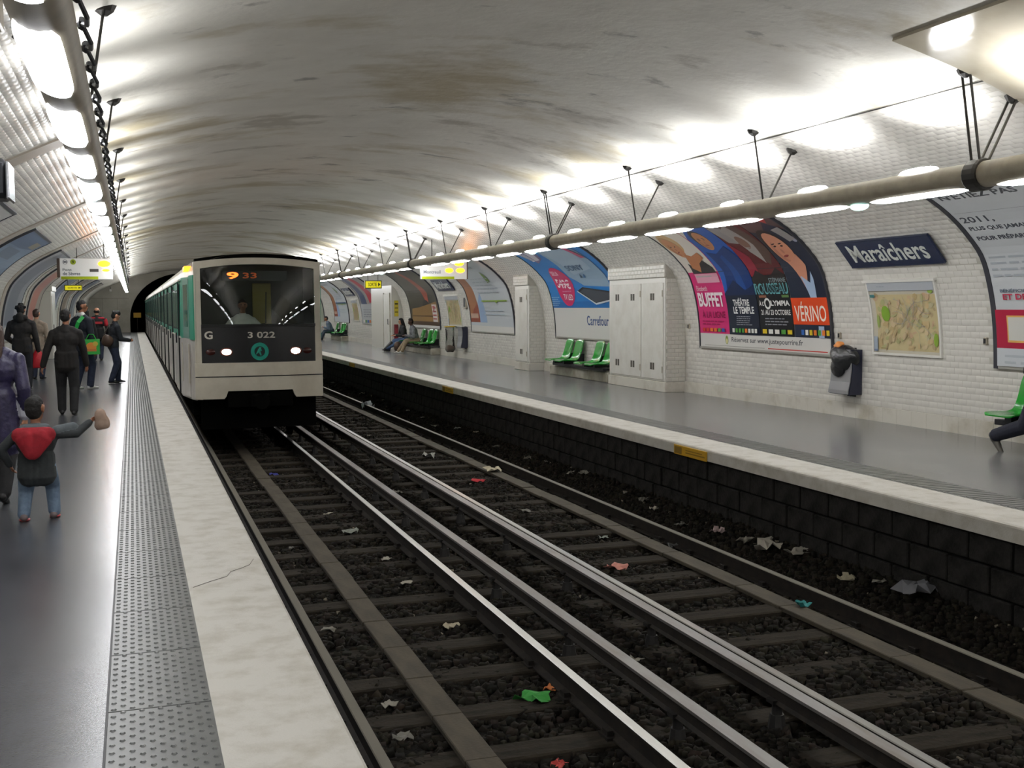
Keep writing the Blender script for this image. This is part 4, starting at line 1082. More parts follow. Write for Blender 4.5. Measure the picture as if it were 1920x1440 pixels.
MB().bev(9.40, 9.56, 41.68, 41.70, 1.25, 1.85, .003).build('sheet', M('notice_yellow', 'c9b52c', rough=.5), t)
mb = MB(); mb.box(9.42, 9.54, 41.676, 41.682, 1.4, 1.43); mb.box(9.42, 9.54, 41.676, 41.682, 1.55, 1.58); mb.box(9.42, 9.54, 41.676, 41.682, 1.7, 1.75); mb.build('marking', m_dark, t)
t = thing('extinguisher_box', 'narrow dark red box low on the far platform pier', 'box', (9.4, 41.6, .3))
MB().bev(9.38, 9.52, 41.58, 41.70, .12, .95, .01).build('box', M('dark_red', '6a1820', rough=.4), t)
MB().bev(9.40, 9.50, 41.57, 41.582, .3, .8, .003).build('panel', M('red2', '8a2630', rough=.4), t)
t = thing('equipment_pier', 'white pier projecting from the near platform wall behind the waiting people', 'pier', (-2.5, 40.2, 0))
MB().bev(XL - .1, -2.48, 39.2, 41.2, 0, 2.35, .01).build('block', m_btile, t)
d = MB().bev(-2.485, -2.46, 39.35, 40.3, .05, 2.05, .005).build('door', m_door, t)
MB().tube([(-2.44, 39.45, .95), (-2.44, 39.45, 1.12)], .012, 6).build('door_handle', m_dark, d)
MB().bev(XL, -2.44, 39.17, 41.22, 2.2, 2.37, .01).build('cap', m_btile, t)

# ------------------------------------------------------------------ green shell seats
m_seat = M('seat_green', '1f8f2c', rough=.16, coat=.3)
def seat_meshes():
    pr = catmull([(-.66, .375), (-.60, .385), (-.45, .375), (-.30, .365), (-.20, .40), (-.14, .52), (-.105, .68), (-.085, .80), (-.07, .845)], 4)
    mb = MB(); n = len(pr); nu = 8; V = []
    for lay in (0, 1):
        for i, (x, z) in enumerate(pr):
            tx, tz = pr[min(i + 1, n - 1)] - pr[max(i - 1, 0)]; l = math.hypot(tx, tz); nx, nz = -tz / l, tx / l
            t = i / (n - 1); hw = .225 * (1 - .35 * max(0, (t - .75) / .25) ** 2 - .2 * max(0, (.12 - t) / .12) ** 2)
            for j in range(nu + 1):
                w = j / nu * 2 - 1; cup = .035 * abs(w) ** 3 * math.sin(math.pi * min(1, t * 1.05))
                k = cup - (.016 if lay else 0); V.append((x + nx * k, w * hw, z + nz * k))
    m = nu + 1; N_ = n * m; F = []
    for i in range(n - 1):
        for j in range(nu):
            q = (i * m + j, i * m + j + 1, (i + 1) * m + j + 1, (i + 1) * m + j); F += [q, tuple(N_ + k for k in q[::-1])]
    for i in range(n - 1):
        for j in (0, nu): F.append((i * m + j, (i + 1) * m + j, N_ + (i + 1) * m + j, N_ + i * m + j))
    for j in range(nu):
        for i in (0, n - 1): F.append((i * m + j, i * m + j + 1, N_ + i * m + j + 1, N_ + i * m + j))
    mb.add(V, F); shell_ = mb.mesh('seat_shell', m_seat, True)
    mb = MB(); mb.box(-.5, -.12, -.05, .05, .30, .352); mb.box(-.14, -.0, -.05, .05, .30, .52); br = mb.mesh('bracket', m_dark)
    return shell_, br
seat_sh, seat_br = seat_meshes()
def seats(side, ys, labels, beam_label, ledge=None, group=None, dz=0):
    for y, lb in zip(ys, labels):
        x = XR if side > 0 else XL
        t = thing('platform_seat', lb, 'seat', (x, y, dz), group if labels.count(lb) > 1 else None)
        mw = Matrix.Translation((x, y, dz)) @ (Matrix.Identity(4) if side > 0 else Matrix.Rotation(math.pi, 4, 'Z'))
        inst('seat_shell', seat_sh, mw, t); inst('bracket', seat_br, mw, t)
    x = XR if side > 0 else XL; a, b = min(ys) - .3, max(ys) + .3
    t = thing('seat_beam', beam_label, 'beam', (x, (a + b) / 2, .25 + dz))
    MB().bev(min(x - side * .42, x - side * .34), max(x - side * .42, x - side * .34), a, b, .235 + dz, .30 + dz, .006).build('beam', m_dark, t)
    mb = MB()
    for y in (a + .15, (a + b) / 2, b - .15): mb.box(min(x, x - side * .36), max(x, x - side * .36), y - .03, y + .03, .24 + dz, .29 + dz)
    mb.build('arm', m_dark, t)
def ledge_trim(n, side, a, b):
    x = XR if side > 0 else XL
    kind(MB().bev(min(x, x - side * .36), max(x, x - side * .36), a, b, 0, .215, .015).build('trim_%d' % n, m_conc), 'structure')
seats(1, [10.05, 9.52], ['bright green moulded seat at the picture edge, above the walking leg', 'green moulded seat mostly outside the picture edge'], 'dark bar carrying the green seats at the picture edge')
seats(1, [24.35, 23.75, 22.55, 21.95], ['green shell seat farthest from the tiled cabinet', 'second green shell seat, paired with the farthest one', 'green shell seat third toward the tiled cabinet', 'green shell seat half hidden by the tiled cabinet'], 'dark bar carrying the four green seats below the television billboard')
ledge_trim(31, 1, 21.55, 25.0)
seats(1, [36.6, 37.2, 38.2, 39.9], ['empty green seat nearest the far bin', 'green seat beside the seated man in grey', 'green seat the man in the grey shirt sits on', 'green seat the dark-haired woman in black sits on'], 'dark bar under the seats of the seated couple')
ledge_trim(32, 1, 36.3, 40.4)
seats(1, [53.6, 54.2, 55.6], ['distant green seat behind the far seated person', 'second distant green seat, beside the far seated person', 'distant green seat the far person sits on'], 'dark bar under the distant seats beside the train')
ledge_trim(33, 1, 53.2, 56.2)
seats(-1, [32.2, 32.8], ['green seat on the near platform behind the hooded person', 'second green seat beside the one behind the hooded person'], 'dark bar under the near platform seats')
ledge_trim(34, -1, 31.8, 33.2)

# ------------------------------------------------------------------ litter bins
m_bing = M('bin_grey', '8d8d8f', rough=.4, metal=.3); m_binb = M('bin_navy', '1c2036', rough=.4); m_bag = M('bag_black', '17181b', rough=.22, bump=.6, bscale=14)
def lump(name, c, r, mat, parent=None, seed=0, amp=.25, sub=3, flat=1.0):
    bm = bmesh.new(); bmesh.ops.create_icosphere(bm, subdivisions=sub, radius=1); rr = random.Random(seed)
    A = [(Vector((rr.gauss(0, 1), rr.gauss(0, 1), rr.gauss(0, 1))).normalized(), rr.uniform(2, 6), rr.uniform(0, 6)) for _ in range(7)]
    for v in bm.verts:
        n = v.co.copy(); f = 1 + amp * sum(math.sin(a.dot(n) * k + ph) for a, k, ph in A) / 3
        v.co = Vector((n.x * f * r[0] + c[0], n.y * f * r[1] + c[1], n.z * f * r[2] + c[2]))
    me = bpy.data.meshes.new(name); bm.to_mesh(me); bm.free(); me.materials.append(mat)
    me.polygons.foreach_set('use_smooth', np.ones(len(me.polygons), bool)); return link(name, me, parent)
def bin_(y, label, full=True):
    x = XR; t = thing('litter_bin', label, 'bin', (x, y, .33))
    pr = [(-.22, .34), (-.01, .34), (-.01, .98), (-.19, .98), (-.165, .85), (-.165, .7), (-.185, .52), (-.215, .40)]
    mb = MB(); mb.prism([(x + u, v) for u, v in pr], lambda u, v, w: (u, w, v), y - .235, y + .235); mb.build('bin_body', m_binb, t)
    mb = MB(); fr = [(-.226, .35), (-.221, .40), (-.191, .52), (-.171, .7), (-.171, .85), (-.196, .98), (-.21, .98), (-.185, .85), (-.185, .7), (-.205, .52), (-.235, .40), (-.24, .35)]
    mb.prism([(x + u, v) for u, v in fr], lambda u, v, w: (u, w, v), y - .225, y + .24); mb.build('front_plate', m_bing, t)
    mb = MB(); mb.box(x - .012, x, y - .1, y + .1, .3, .4); mb.box(x - .02, x, y - .1, y + .1, .9, 1.0); mb.build('wall_bracket', m_dark, t)
    if full:
        lump('bag', (x - .145, y, .86), (.145, .285, .175), m_bag, t, 3, .12)
        mb = MB(); mb.ell((x - .21, y + .05, .72), (.06, .17, .14), 10, 6); mb.build('bag_fold', m_bag, t, True)
    return t
bin_(13.62, 'wall bin with grey front and bulging black bag, beside the show posters')
o = lump('crumpled_wrapper', (XR - .15, 13.70, 1.03), (.055, .11, .05), M('wrapper_orange', 'd98a45', rough=.6), None, 5, .35)
tag(o, 'crumpled orange wrapper on top of the full black bin', 'wrapper')
bin_(33.3, 'distant wall bin with curved grey front, beside the grey-green map', False)
t = thing('bag_holder', 'clear rubbish bag hanging from a yellow ring beside the far wall bin', 'bin', (XR - .2, 34.35, .2))
MB().tube([(XR - .22 + .16 * math.cos(a), 34.35 + .18 * math.sin(a), .98) for a in np.linspace(0, 2 * math.pi, 17)], .022, 6).build('ring', M('ring_yellow', 'b99a22', rough=.5), t)
MB().box(XR - .08, XR - .0, 34.31, 34.39, .96, 1.0).build('wall_bracket', m_dark, t)
mb = MB(); V = []
for i, (z, r_) in enumerate(((.97, 1.0), (.8, .96), (.6, .9), (.4, 1.05), (.25, 1.1), (.17, .7))):
    for j in range(14):
        a = 2 * math.pi * j / 14; q = r_ * (1 + .05 * math.sin(5 * a + i)); V.append((XR - .22 + .145 * q * math.cos(a), 34.35 + .165 * q * math.sin(a), z))
mb.add(V, [(i * 14 + j, i * 14 + (j + 1) % 14, (i + 1) * 14 + (j + 1) % 14, (i + 1) * 14 + j) for i in range(5) for j in range(14)] + [tuple(range(70, 84))])
mb.build('bag', glass('clear_plastic', (.95, .95, .93), .8), t, True)
lump('rubbish', (XR - .22, 34.35, .3), (.12, .14, .11), M('bag_clear', 'a58f84', rough=.5), t, 9, .25)
for y, z, lb in ((18.55, 1.23, 'tiny dark wall socket between the tiled cabinet and the show posters'), (13.9, 1.17, 'tiny dark wall socket above the wall bin'), (10.95, 1.17, 'tiny dark wall socket beside the pale 2011 billboard')):
    s_ = arc_at_z(z); A = wpt(1, y, s_, .0); t = thing('wall_socket', lb, 'socket', tuple(A))
    MB().bev(A[0] - .035, A[0] + .01, y - .03, y + .03, A[2] - .045, A[2] + .045, .006).build('case', m_grey, t); MB().bev(A[0] - .04, A[0] - .034, y - .018, y + .018, A[2] - .03, A[2] + .03, .002).build('cover', m_dark, t)
A = wpt(1, 33.0, arc_at_z(1.75), 0); t = thing('notice', 'small dark framed notice right of the grey-green wall map', 'sign', tuple(A))
MB().bev(A[0] - .03, A[0] + .06, 32.85, 33.15, 1.55, 2.0, .01).build('frame', m_grey, t); MB().bev(A[0] - .036, A[0] - .029, 32.9, 33.1, 1.6, 1.95, .002).build('sheet', m_dark, t)

# ------------------------------------------------------------------ hanging signs
m_board_w = M('sign_white', 'c9c8c4', rough=.4, emit=.25); m_lime = M('sign_lime', 'b0c020', rough=.4, emit=.2)
m_or = M('display_orange', 'ff9a10', rough=.4, emit=9); m_yex = M('exit_yellow', 'd0c51e', rough=.4, emit=.5)
def departure_board(x0, x1, y, z0, z1, label, left):
    t = thing('departure_board', label, 'sign', ((x0 + x1) / 2, y, z1)); W_, H_ = x1 - x0, z1 - z0
    MB().bev(x0, x1, y, y + .14, z0, z1, .008).build('case', m_board_w, t)
    MB().bev(x0 - .07, x0 - .002, y - .01, y + .15, z0 + .05, z1, .006).build('side_panel', M('brown_case', '5a4a3e', rough=.5), t) if left else MB().bev(x1 + .002, x1 + .03, y - .01, y + .15, z0, z1, .006).build('side_panel', M('brown_case', '5a4a3e', rough=.5), t)
    fn = lambda u, v, d: (x0 + u, y - .002 - d, z0 + v)
    p = Print(); p.rect(.02, .0, W_ * .72, H_ * .14, 'a9b81c')
    if left:
        p.ring(W_ * .10, H_ * .83, H_ * .10, H_ * .115, '6d7078', 20).text(W_ * .07, H_ * .77, W_ * .13, H_ * .89, 'M', '6d7078').ell(W_ * .25, H_ * .83, H_ * .13, H_ * .13, '9db02a').text(W_ * .23, H_ * .76, W_ * .27, H_ * .9, '9', '3c4a1c')
        p.text(W_ * .05, H_ * .40, W_ * .22, H_ * .52, 'Pont', '70757c').text(W_ * .05, H_ * .20, W_ * .38, H_ * .36, 'de Sèvres', '70757c').rect(W_ * .56, H_ * .36, W_ * .73, H_ * .50, '4a4644')
    else: p.text(W_ * .05, H_ * .30, W_ * .42, H_ * .48, 'Montreuil', '7f848c')
    p.emit('print', t, fn)
    mb = MB(); a = W_ * .70
    for (u0, u1, v0, v1) in (((.72, .96, .60, .90), (.80, .95, .38, .50)) if left else ((.72, .93, .72, .96), (.52, .70, .34, .60), (.76, .95, .34, .60))):
        mb.ell((x0 + W_ * (u0 + u1) / 2, y - .004, z0 + H_ * (v0 + v1) / 2), (W_ * (u1 - u0) / 2, .012, H_ * (v1 - v0) / 2), 16, 6)
    mb.build('display', m_or, t, True)
    for u in ((.32, .84) if left else (.25, .8)):
        x = x0 + W_ * u; MB().tube([(x, y + .07, z1 - .01), (x, y + .07, ceil_z(x) + .01)], .012, 6).build('hanger_rod', m_rod, t)
departure_board(-1.67, -.44, 30.0, 2.36, 2.88, 'hanging white departure board with lit orange digits, over the near platform', True)
departure_board(7.28, 8.54, 29.0, 2.35, 2.84, 'hanging white departure board with orange digits, over the far platform', False)
def exit_sign(x0, x1, y, z0, z1, label):
    t = thing('exit_sign', label, 'sign', ((x0 + x1) / 2, y, z1))
    MB().bev(x0, x1, y, y + .1, z0, z1, .008).build('case', M('exit_case', '5c5a30', rough=.5), t)
    MB().bev(x0 + .03, x1 - .03, y - .006, y, z0 + .03, z1 - .03, .002).build('face', m_yex, t)
    w = x1 - x0; Print().text(x0 + w * .2, z0 + .08, x1 - w * .3, z1 - .08, 'SORTIE', '4a4a1a').poly([(x1 - w * .22, z0 + .07), (x1 - w * .08, (z0 + z1) / 2), (x1 - w * .22, z1 - .07)], '4a4a1a').emit('print', t, lambda u, v, d: (u, y - .008 - d, v))
    for x in (x0 + w * .2, x1 - w * .2): MB().tube([(x, y + .05, z1 - .01), (x, y + .05, ceil_z(x) + .01)], .010, 6).build('hanger_rod', m_rod, t)
exit_sign(-2.12, -1.55, 40.0, 2.22, 2.42, 'small yellow exit sign below the near platform departure board')
exit_sign(7.95, 8.57, 40.0, 2.28, 2.57, 'small yellow exit sign over the far platform beside the white pier')
# loudspeaker box on a rod, upper corner of the near platform
t = thing('hanging_speaker', 'black box with silver edge hanging on a rod at the near platform', 'speaker', (-.66, 6, 2.36))
MB().bev(-.80, -.545, 5.9, 6.15, 2.17, 2.36, .025).build('case', m_dark, t, True)
MB().bev(-.555, -.54, 5.88, 6.16, 2.165, 2.345, .006).build('edge_trim', M('silver', 'a8aab0', rough=.25, metal=.8), t)
MB().tube([(-.62, 6, 2.35), (-.62, 6, ceil_z(-.62) + .01)], .014, 8).build('rod', m_dark, t)
MB().bev(-.70, -.555, 5.92, 6.1, 2.99, 3.20, .01).build('junction_box', m_grey, t)
# yellow sign by the tunnel mouth and a camera at the end wall
t = thing('tunnel_sign', 'tiny yellow sign at the dark tunnel mouth', 'sign', (.3, 80.45, 1.2)); MB().bev(.06, .55, 80.45, 80.49, .98, 1.32, .005).build('plate', m_yel, t); MB().tube([(.3, 80.51, -1.2), (.3, 80.51, 1.2)], .02, 6).build('post', m_rod, t)
t = thing('wall_camera', 'small pale camera high on the far end wall', 'camera', (-1.35, 79.9, 3.0)); MB().bev(-1.42, -1.28, 79.6, 79.9, 2.75, 2.9, .02).build('case', m_white, t); MB().tube([(-1.35, 79.75, 2.88), (-1.35, 79.75, 3.05), (-1.35, 80, 3.05)], .02, 6).build('bracket', m_rod, t)
# ------------------------------------------------------------------ people
def capsule(mb, p0, p1, r0, r1, n=10, fl=None):
    """closed tapered capsule; fl = (axis vector, factor) squashes the section along axis"""
    p0, p1 = Vector(p0), Vector(p1); t = p1 - p0; L = t.length
    t = t.normalized() if L > 1e-6 else Vector((0, 0, 1))
    a = t.cross(Vector((0, 1, 0)))
    if a.length < .1: a = t.cross(Vector((1, 0, 0)))
    a.normalize(); b = t.cross(a); V = []; rows = []
    for k in (-90, -50, -15): rows.append((p0, r0, k))
    for k in (15, 50, 90): rows.append((p1, r1, k))
    for p, r, k in rows:
        for j in range(n):
            th = 2 * math.pi * j / n; o = (a * math.cos(th) + b * math.sin(th)) * r * math.cos(R(k)) + t * r * math.sin(R(k))
            if fl is not None:
                ax, f = fl; o = o - ax * o.dot(ax) * (1 - f)
            V.append(p + o)
    F = [(i * n + j, i * n + (j + 1) % n, (i + 1) * n + (j + 1) % n, (i + 1) * n + j) for i in range(len(rows) - 1) for j in range(n)]
    F += [tuple(range(n))[::-1], tuple((len(rows) - 1) * n + j for j in range(n))]
    return mb.add(V, F)
def blob(name, prims, mats, voxel, parent, smooth=2):
    """prims: (mat_index, p0, p1, r0, r1, flat) -> ONE continuous skin (voxel union), materials by nearest piece"""
    mb = MB()
    for pr in prims: capsule(mb, pr[1], pr[2], pr[3], pr[4], 12, pr[5])
    me = mb.mesh(name, [])
    o = bpy.data.objects.new(name, me); COL.objects.link(o)
    md = o.modifiers.new('r', 'REMESH'); md.mode = 'VOXEL'; md.voxel_size = voxel
    if smooth: sm = o.modifiers.new('s', 'SMOOTH'); sm.iterations = smooth; sm.factor = .5
    dg = bpy.context.evaluated_depsgraph_get(); res = bpy.data.meshes.new_from_object(o.evaluated_get(dg))
    bpy.data.objects.remove(o); bpy.data.meshes.remove(me); res.name = name
    for m in mats: res.materials.append(m)
    n = len(res.polygons); C = np.zeros(n * 3, np.float32); res.polygons.foreach_get('center', C); C = C.reshape(-1, 3)
    best = np.full(n, 1e9); idx = np.zeros(n, np.int32)
    for mi, p0, p1, r0, r1, fl in prims:
        a, b = np.array(p0, float), np.array(p1, float); d = b - a; L2 = max(d @ d, 1e-9)
        t = np.clip(((C - a) @ d) / L2, 0, 1); q = C - (a + t[:, None] * d); rr = r0 + (r1 - r0) * t
        if fl is not None:
            ax = np.array(fl[0]); q = q + np.outer(q @ ax, ax) * (1 / fl[1] - 1)
        dist = np.linalg.norm(q, axis=1) - rr
        w = dist < best; best[w] = dist[w]; idx[w] = mi
    res.polygons.foreach_set('material_index', idx); res.polygons.foreach_set('use_smooth', np.ones(n, bool)); res.update()
    return link(name, res, parent)
def ik(a, c, l1, l2, pole):
    a, c, pole = Vector(a), Vector(c), Vector(pole); d = c - a; L = min(d.length, (l1 + l2) * .999)
    u = d.normalized(); x = (l1 * l1 - l2 * l2 + L * L) / (2 * L); h = math.sqrt(max(l1 * l1 - x * x, 0)); pl = pole - u * pole.dot(u)
    pl.normalize(); return a + u * x + pl * h, a + u * L
def person(label, x, y, H, head_deg, mats, feet, hands, hip=(0, 0, .52), lean=0.0, head=(0, 0), group=None, child=False, coat=None, hair=None, sit=False,
           vox=None, elbow=None, knee=None, wid=1.0, z0=0.0, foot_pitch=(0, 0), parts=None):
    """local frame: x right, y forward, z up, in units of H. feet/hands: [(x,y,z) left, right]. mats: dict skin, top, legs, shoe"""
    t = thing('person', label, 'person', (x, y, z0), group)
    th = R(head_deg); f = Vector((math.sin(th), math.cos(th), 0)); r = Vector((math.cos(th), -math.sin(th), 0)); u = Vector((0, 0, 1))
    O = Vector((x, y, z0)); Wd = lambda p: O + (r * p[0] + f * p[1] + u * p[2]) * H
    Dv = lambda p: (r * p[0] + f * p[1] + u * p[2])
    hs = 1.45 if child else 1.0
    hipc = Vector(hip); ln = Vector((0, math.sin(R(lean)), math.cos(R(lean))))
    tor = .29 if not child else .27
    chest = hipc + ln * (tor * .70); sho = hipc + ln * tor; neck = hipc + ln * (tor + .045)
    yaw, pitch = R(head[0]), R(head[1])
    hf = Vector((math.sin(yaw) * math.cos(pitch), math.cos(yaw) * math.cos(pitch), math.sin(pitch))); hr = Vector((math.cos(yaw), -math.sin(yaw), 0)); hu = hr.cross(hf)
    hc = neck + Vector((0, 0, 1)) * .045 * hs + ln * .035 * hs + hf * .012
    A = []  # prims in local units
    SK, TP, LG, SH, X1 = 0, 1, 2, 3, 4
    def add(m, p0, p1, r0, r1, fl=None): A.append((m, Wd(p0), Wd(p1), r0 * H, r1 * H, (Dv(fl[0]).normalized(), fl[1]) if fl else None))
    fw = (0, 1, 0); w = wid
    # torso
    add(LG if coat is None else TP, hipc + Vector((-.035 * w, 0, .01)), hipc + Vector((.035 * w, 0, .01)), .068 * w, .068 * w, (fw, .85))
    add(TP, hipc + ln * .06, chest, .082 * w, .098 * w, (fw, .72)); add(TP, chest + Vector((-.03 * w, 0, 0)), chest + Vector((.03 * w, 0, 0)), .088 * w, .088 * w, (fw, .8))
    add(TP, sho + Vector((-.075 * w, 0, -.022)), sho + Vector((.075 * w, 0, -.022)), .044, .044); add(TP, sho + Vector((-.05 * w, 0, .0)), sho + Vector((.05 * w, 0, .0)), .04, .04); add(TP, sho, neck + Vector((0, 0, -.01)), .062, .036)
    add(SK, neck + Vector((0, 0, -.03)), hc + Vector((0, -.01, -.03)), .031 * (1.1 if child else 1), .031 * hs)
    # head: skull, jaw, nose, ears
    q = lambda a, b, c: hc + (hr * a + hf * b + hu * c) * hs
    add(SK, q(0, -.006, .014), q(0, .004, .008), .049 * hs, .047 * hs); add(SK, q(0, .012, -.022), q(0, .022, -.042), .036 * hs, .024 * hs)
    add(SK, q(0, .050, .006), q(0, .058, -.014), .006 * hs, .0095 * hs); add(SK, q(0, .046, -.032), q(0, .047, -.036), .011 * hs, .010 * hs)
    for s in (-1, 1): add(SK, q(s * .047, -.004, .012), q(s * .049, -.006, -.012), .010 * hs, .007 * hs, (tuple(hr), .5))
    # legs
    L1, L2 = (.245, .235) if not child else (.22, .21)
    for s, ft, fp in ((-1, feet[0], foot_pitch[0]), (1, feet[1], foot_pitch[1])):
        hj = hipc + Vector((s * .048 * w, 0, -.01)); fp = R(fp)
        fd = Vector((ft[3] if len(ft) > 3 else s * .12, math.cos(fp), -math.sin(fp)))
        fd.normalize(); ank = Vector(ft[:3]) + Vector((0, 0, .045))
        kn, ank = ik(hj, ank, L1, L2, knee or (s * .1, 1, 0))
        lw = 1.2 if child else 1.0
        add(LG, hj, kn, .060 * w, .049 * lw); add(LG, kn, ank + Vector((0, 0, .01)), .048 * lw, .040 * lw); add(LG, kn * .55 + ank * .45 + Vector((0, -.012, 0)), kn * .75 + ank * .25 + Vector((0, -.01, 0)), .034 * lw, .034 * lw)
        fs = 1.3 if child else 1.0; fr = 1.3 if child else 1.0; up = Vector((0, 0, 1)) - fd * fd.z; up.normalize()
        add(SH, ank - fd * .028 * fs - up * .022, ank + fd * .045 * fs - up * .024, .022 * fr, .021 * fr); add(SH, ank + fd * .045 * fs - up * .026, ank + fd * .095 * fs - up * .029, .0225 * fr, .016 * fr, (tuple(up), .75)); add(SH, ank - up * .005, ank - up * .02, .026, .026)
    # arms and hands
    a1, a2 = (.165, .15) if not child else (.15, .135)
    for k, (s, hd) in enumerate(((-1, hands[0]), (1, hands[1]))):
        sj = sho + Vector((s * .108 * w, 0, -.035)); pole = (elbow[k] if elbow else (s * .5, -1, -.2))
        el, wr = ik(sj, Vector(hd[:3]), a1, a2, pole)
        add(TP, sj, el, .042, .037); add(TP, el, wr, .037, .030)
        d = (wr - el).normalized(); pn = Vector(hd[3:6]) if len(hd) > 3 else Vector((-s, .2, 0)); pn = (pn - d * pn.dot(d)).normalized(); sd = d.cross(pn)  # palm normal, side
        hs2 = 1.12 if child else 1.0
        add(SK, wr, wr + d * .02, .017, .018); add(SK, wr + d * .022, wr + d * .05 * hs2, .019, .021, (tuple(pn), .55))
        for i, fl_ in enumerate((.036, .042, .039, .031)):
            b0 = wr + d * .052 * hs2 + sd * (i - 1.5) * .0105 * s; m0 = b0 + d * fl_ * .5 + pn * .006; e0 = m0 + (d * .7 + pn * .7) * fl_ * .5
            add(SK, b0, m0, .0058, .0054); add(SK, m0, e0, .0054, .0046)
        tb = wr + d * .02 - sd * s * .012; tm = tb + (d * .7 - sd * s * .6 + pn * .3).normalized() * .028; add(SK, tb, tm, .0078, .0064); add(SK, tm, tm + (d * .9 + pn * .3).normalized() * .02, .0064, .005)
    if coat is not None:    # skirt of a coat or the hem of a jacket
        zc, rc = coat
        for s in (-1, 0, 1): add(TP, hipc + Vector((s * .03 * w, 0, .05)), Vector((hipc.x + s * .035 * w, hipc.y * .8, zc)), .075 * w, rc, (fw, .9))
    if parts:
        for m, p0, p1, r0, r1, fl in parts: add(m, Vector(p0), Vector(p1), r0, r1, fl)
    ml = [mats['skin'], mats['top'], mats['legs'], mats['shoe']] + ([mats['extra']] if 'extra' in mats else []) + ([mats['extra2']] if 'extra2' in mats else [])
    vx = vox or (.0125 if y > 14 else .009)
    body = blob('body', A, ml, vx, t)
    if hair:
        kindh, hm = hair; Hh = []
        def ah(p0, p1, r0, r1, fl=None): Hh.append((0, Wd(p0), Wd(p1), r0 * H, r1 * H, (Dv(fl[0]).normalized(), fl[1]) if fl else None))
        if kindh != 'bald':
            ah(q(0, -.016, .026), q(0, -.006, .030), .049 * hs, .047 * hs); ah(q(0, -.022, .0), q(0, -.02, -.012), .047 * hs, .043 * hs)
            ah(q(0, .014, .046), q(0, .006, .05), .026 * hs, .03 * hs)
        if kindh == 'bushy':
            for i in range(14):
                a = rnd.uniform(0, 6.28); e = rnd.uniform(.75, 1.4) if math.sin(a) > -.1 else rnd.uniform(-.2, 1.3); v = (math.cos(a) * math.cos(e) * .05, math.sin(a) * math.cos(e) * .045 - .016, math.sin(e) * .05 + .022); ah(q(*v), q(v[0] * 1.05, v[1] * 1.05, v[2] * 1.05), .017 * hs, .017 * hs)
        if kindh == 'long':
            for s in (-1, 0, 1): ah(q(s * .03, -.035, -.01), q(s * .036, -.055, -.15), .034, .026)
            for s in (-1, 1): ah(q(s * .042, -.005, .01), q(s * .05, -.01, -.13), .018, .016)
        if kindh == 'bald':
            ah(q(-.026, -.030, -.010), q(.026, -.030, -.010), .030, .030)
        blob('hair', Hh, [hm], vx, t, 1)
    mb = MB()
    for s in (-1, 1): mb.ell(Wd(q(s * .019, .045, .012)), (.0062 * H * hs,) * 3, 6, 4)
    mb.build('eyes', M('eye_dark', '221a16', rough=.2), t, True)
    t['_h'] = 0; del t['_h']
    return t, Wd
def fab(n, c, c2=None, rough=.85): return M('cloth_' + n, c, rough=rough, col2=c2, nscale=14, bump=.15, bscale=35)
sk_l = M('skin_light', 'c08a6c', rough=.5); sk_m = M('skin_mid', '8f5f45', rough=.5); sk_d = M('skin_dark', '4a3026', rough=.5)
h_dark = M('hair_dark', '110e0c', rough=.75, bump=.4, bscale=60); h_brown = M('hair_brown', '3b2a22', rough=.5, bump=.4, bscale=60)
shoe_b = M('shoe_black', '161618', rough=.4); shoe_w = M('shoe_white', 'c9c7c2', rough=.5)
jean = fab('jean', '2a3247', '20273a'); jean_l = fab('jean_light', '6f8399', '5a6c82'); blk = fab('black', '19191b', '222224'); trou = fab('dark_trousers', '1b1b1e')

STAND = [(-.055, 0, 0), (.055, 0, 0)]
# man in black walking away
t, wd = person('person in a black jacket and trousers walking away, alone in mid platform', -.98, 18.5, 1.62, 2, dict(skin=sk_m, top=fab('blackbrown', '151312', '1f1b18'), legs=blk, shoe=shoe_b),
       [(-.06, .06, 0), (.055, -.05, .0)], [(-.235, .03, .405, 1, 0, 0), (.17, .10, .46)], hair=('short', h_dark), coat=(.47, .074), wid=1.06, head=(18, -2), elbow=[(-1, -.6, 0), (1, -.5, -.2)])
# dark haired person with brown-grey hoodie carrying a red bag
t, wd = person('person in a dark grey-brown hooded top holding a red bag, far from the edge', -2.12, 24.5, 1.72, 8, dict(skin=sk_m, top=fab('hoodie', '2c2826', '22201e'), legs=fab('slate', '25262b'), shoe=shoe_b),
       [(-.06, .02, 0), (.06, -.02, 0)], [(-.14, .16, .56), (.165, .05, .47)], hair=('bushy', h_dark), coat=(.47, .074), wid=1.10, head=(10, -10),
       parts=[(1, (0, -.055, .84), (0, -.06, .87), .05, .045, None), (1, (-.05, -.04, .85), (.05, -.04, .85), .035, .035, None)])
rb = thing('carrier_bag', 'red bag held by the person in the grey-brown hooded top', 'bag', (-1.83, 24.5, .45))
mb = MB(); V = []
for i, (z, hw, hd) in enumerate(((.44, .15, .07), (.50, .17, .085), (.68, .13, .075), (.80, .05, .04), (.86, .025, .02))):
    for j in range(12):
        a = 2 * math.pi * j / 12; V.append((-1.84 + hw * math.cos(a) * abs(math.cos(a)) ** -.3 * .9, 24.58 + hd * math.sin(a), z + .012 * math.sin(3 * a + i)))
mb.add(V, [(i * 12 + j, i * 12 + (j + 1) % 12, (i + 1) * 12 + (j + 1) % 12, (i + 1) * 12 + j) for i in range(4) for j in range(12)] + [tuple(range(12))[::-1], tuple(range(48, 60))])
mb.build('bag', M('bag_red', 'c5202c', rough=.45, bump=.5, bscale=18), rb, True)
MB().tube([(-1.86, 24.55, .84), (-1.85, 24.57, .90), (-1.83, 24.57, .90), (-1.82, 24.6, .84)], .008, 5).build('handle', M('bag_red2', '9c1a24', rough=.5), rb)
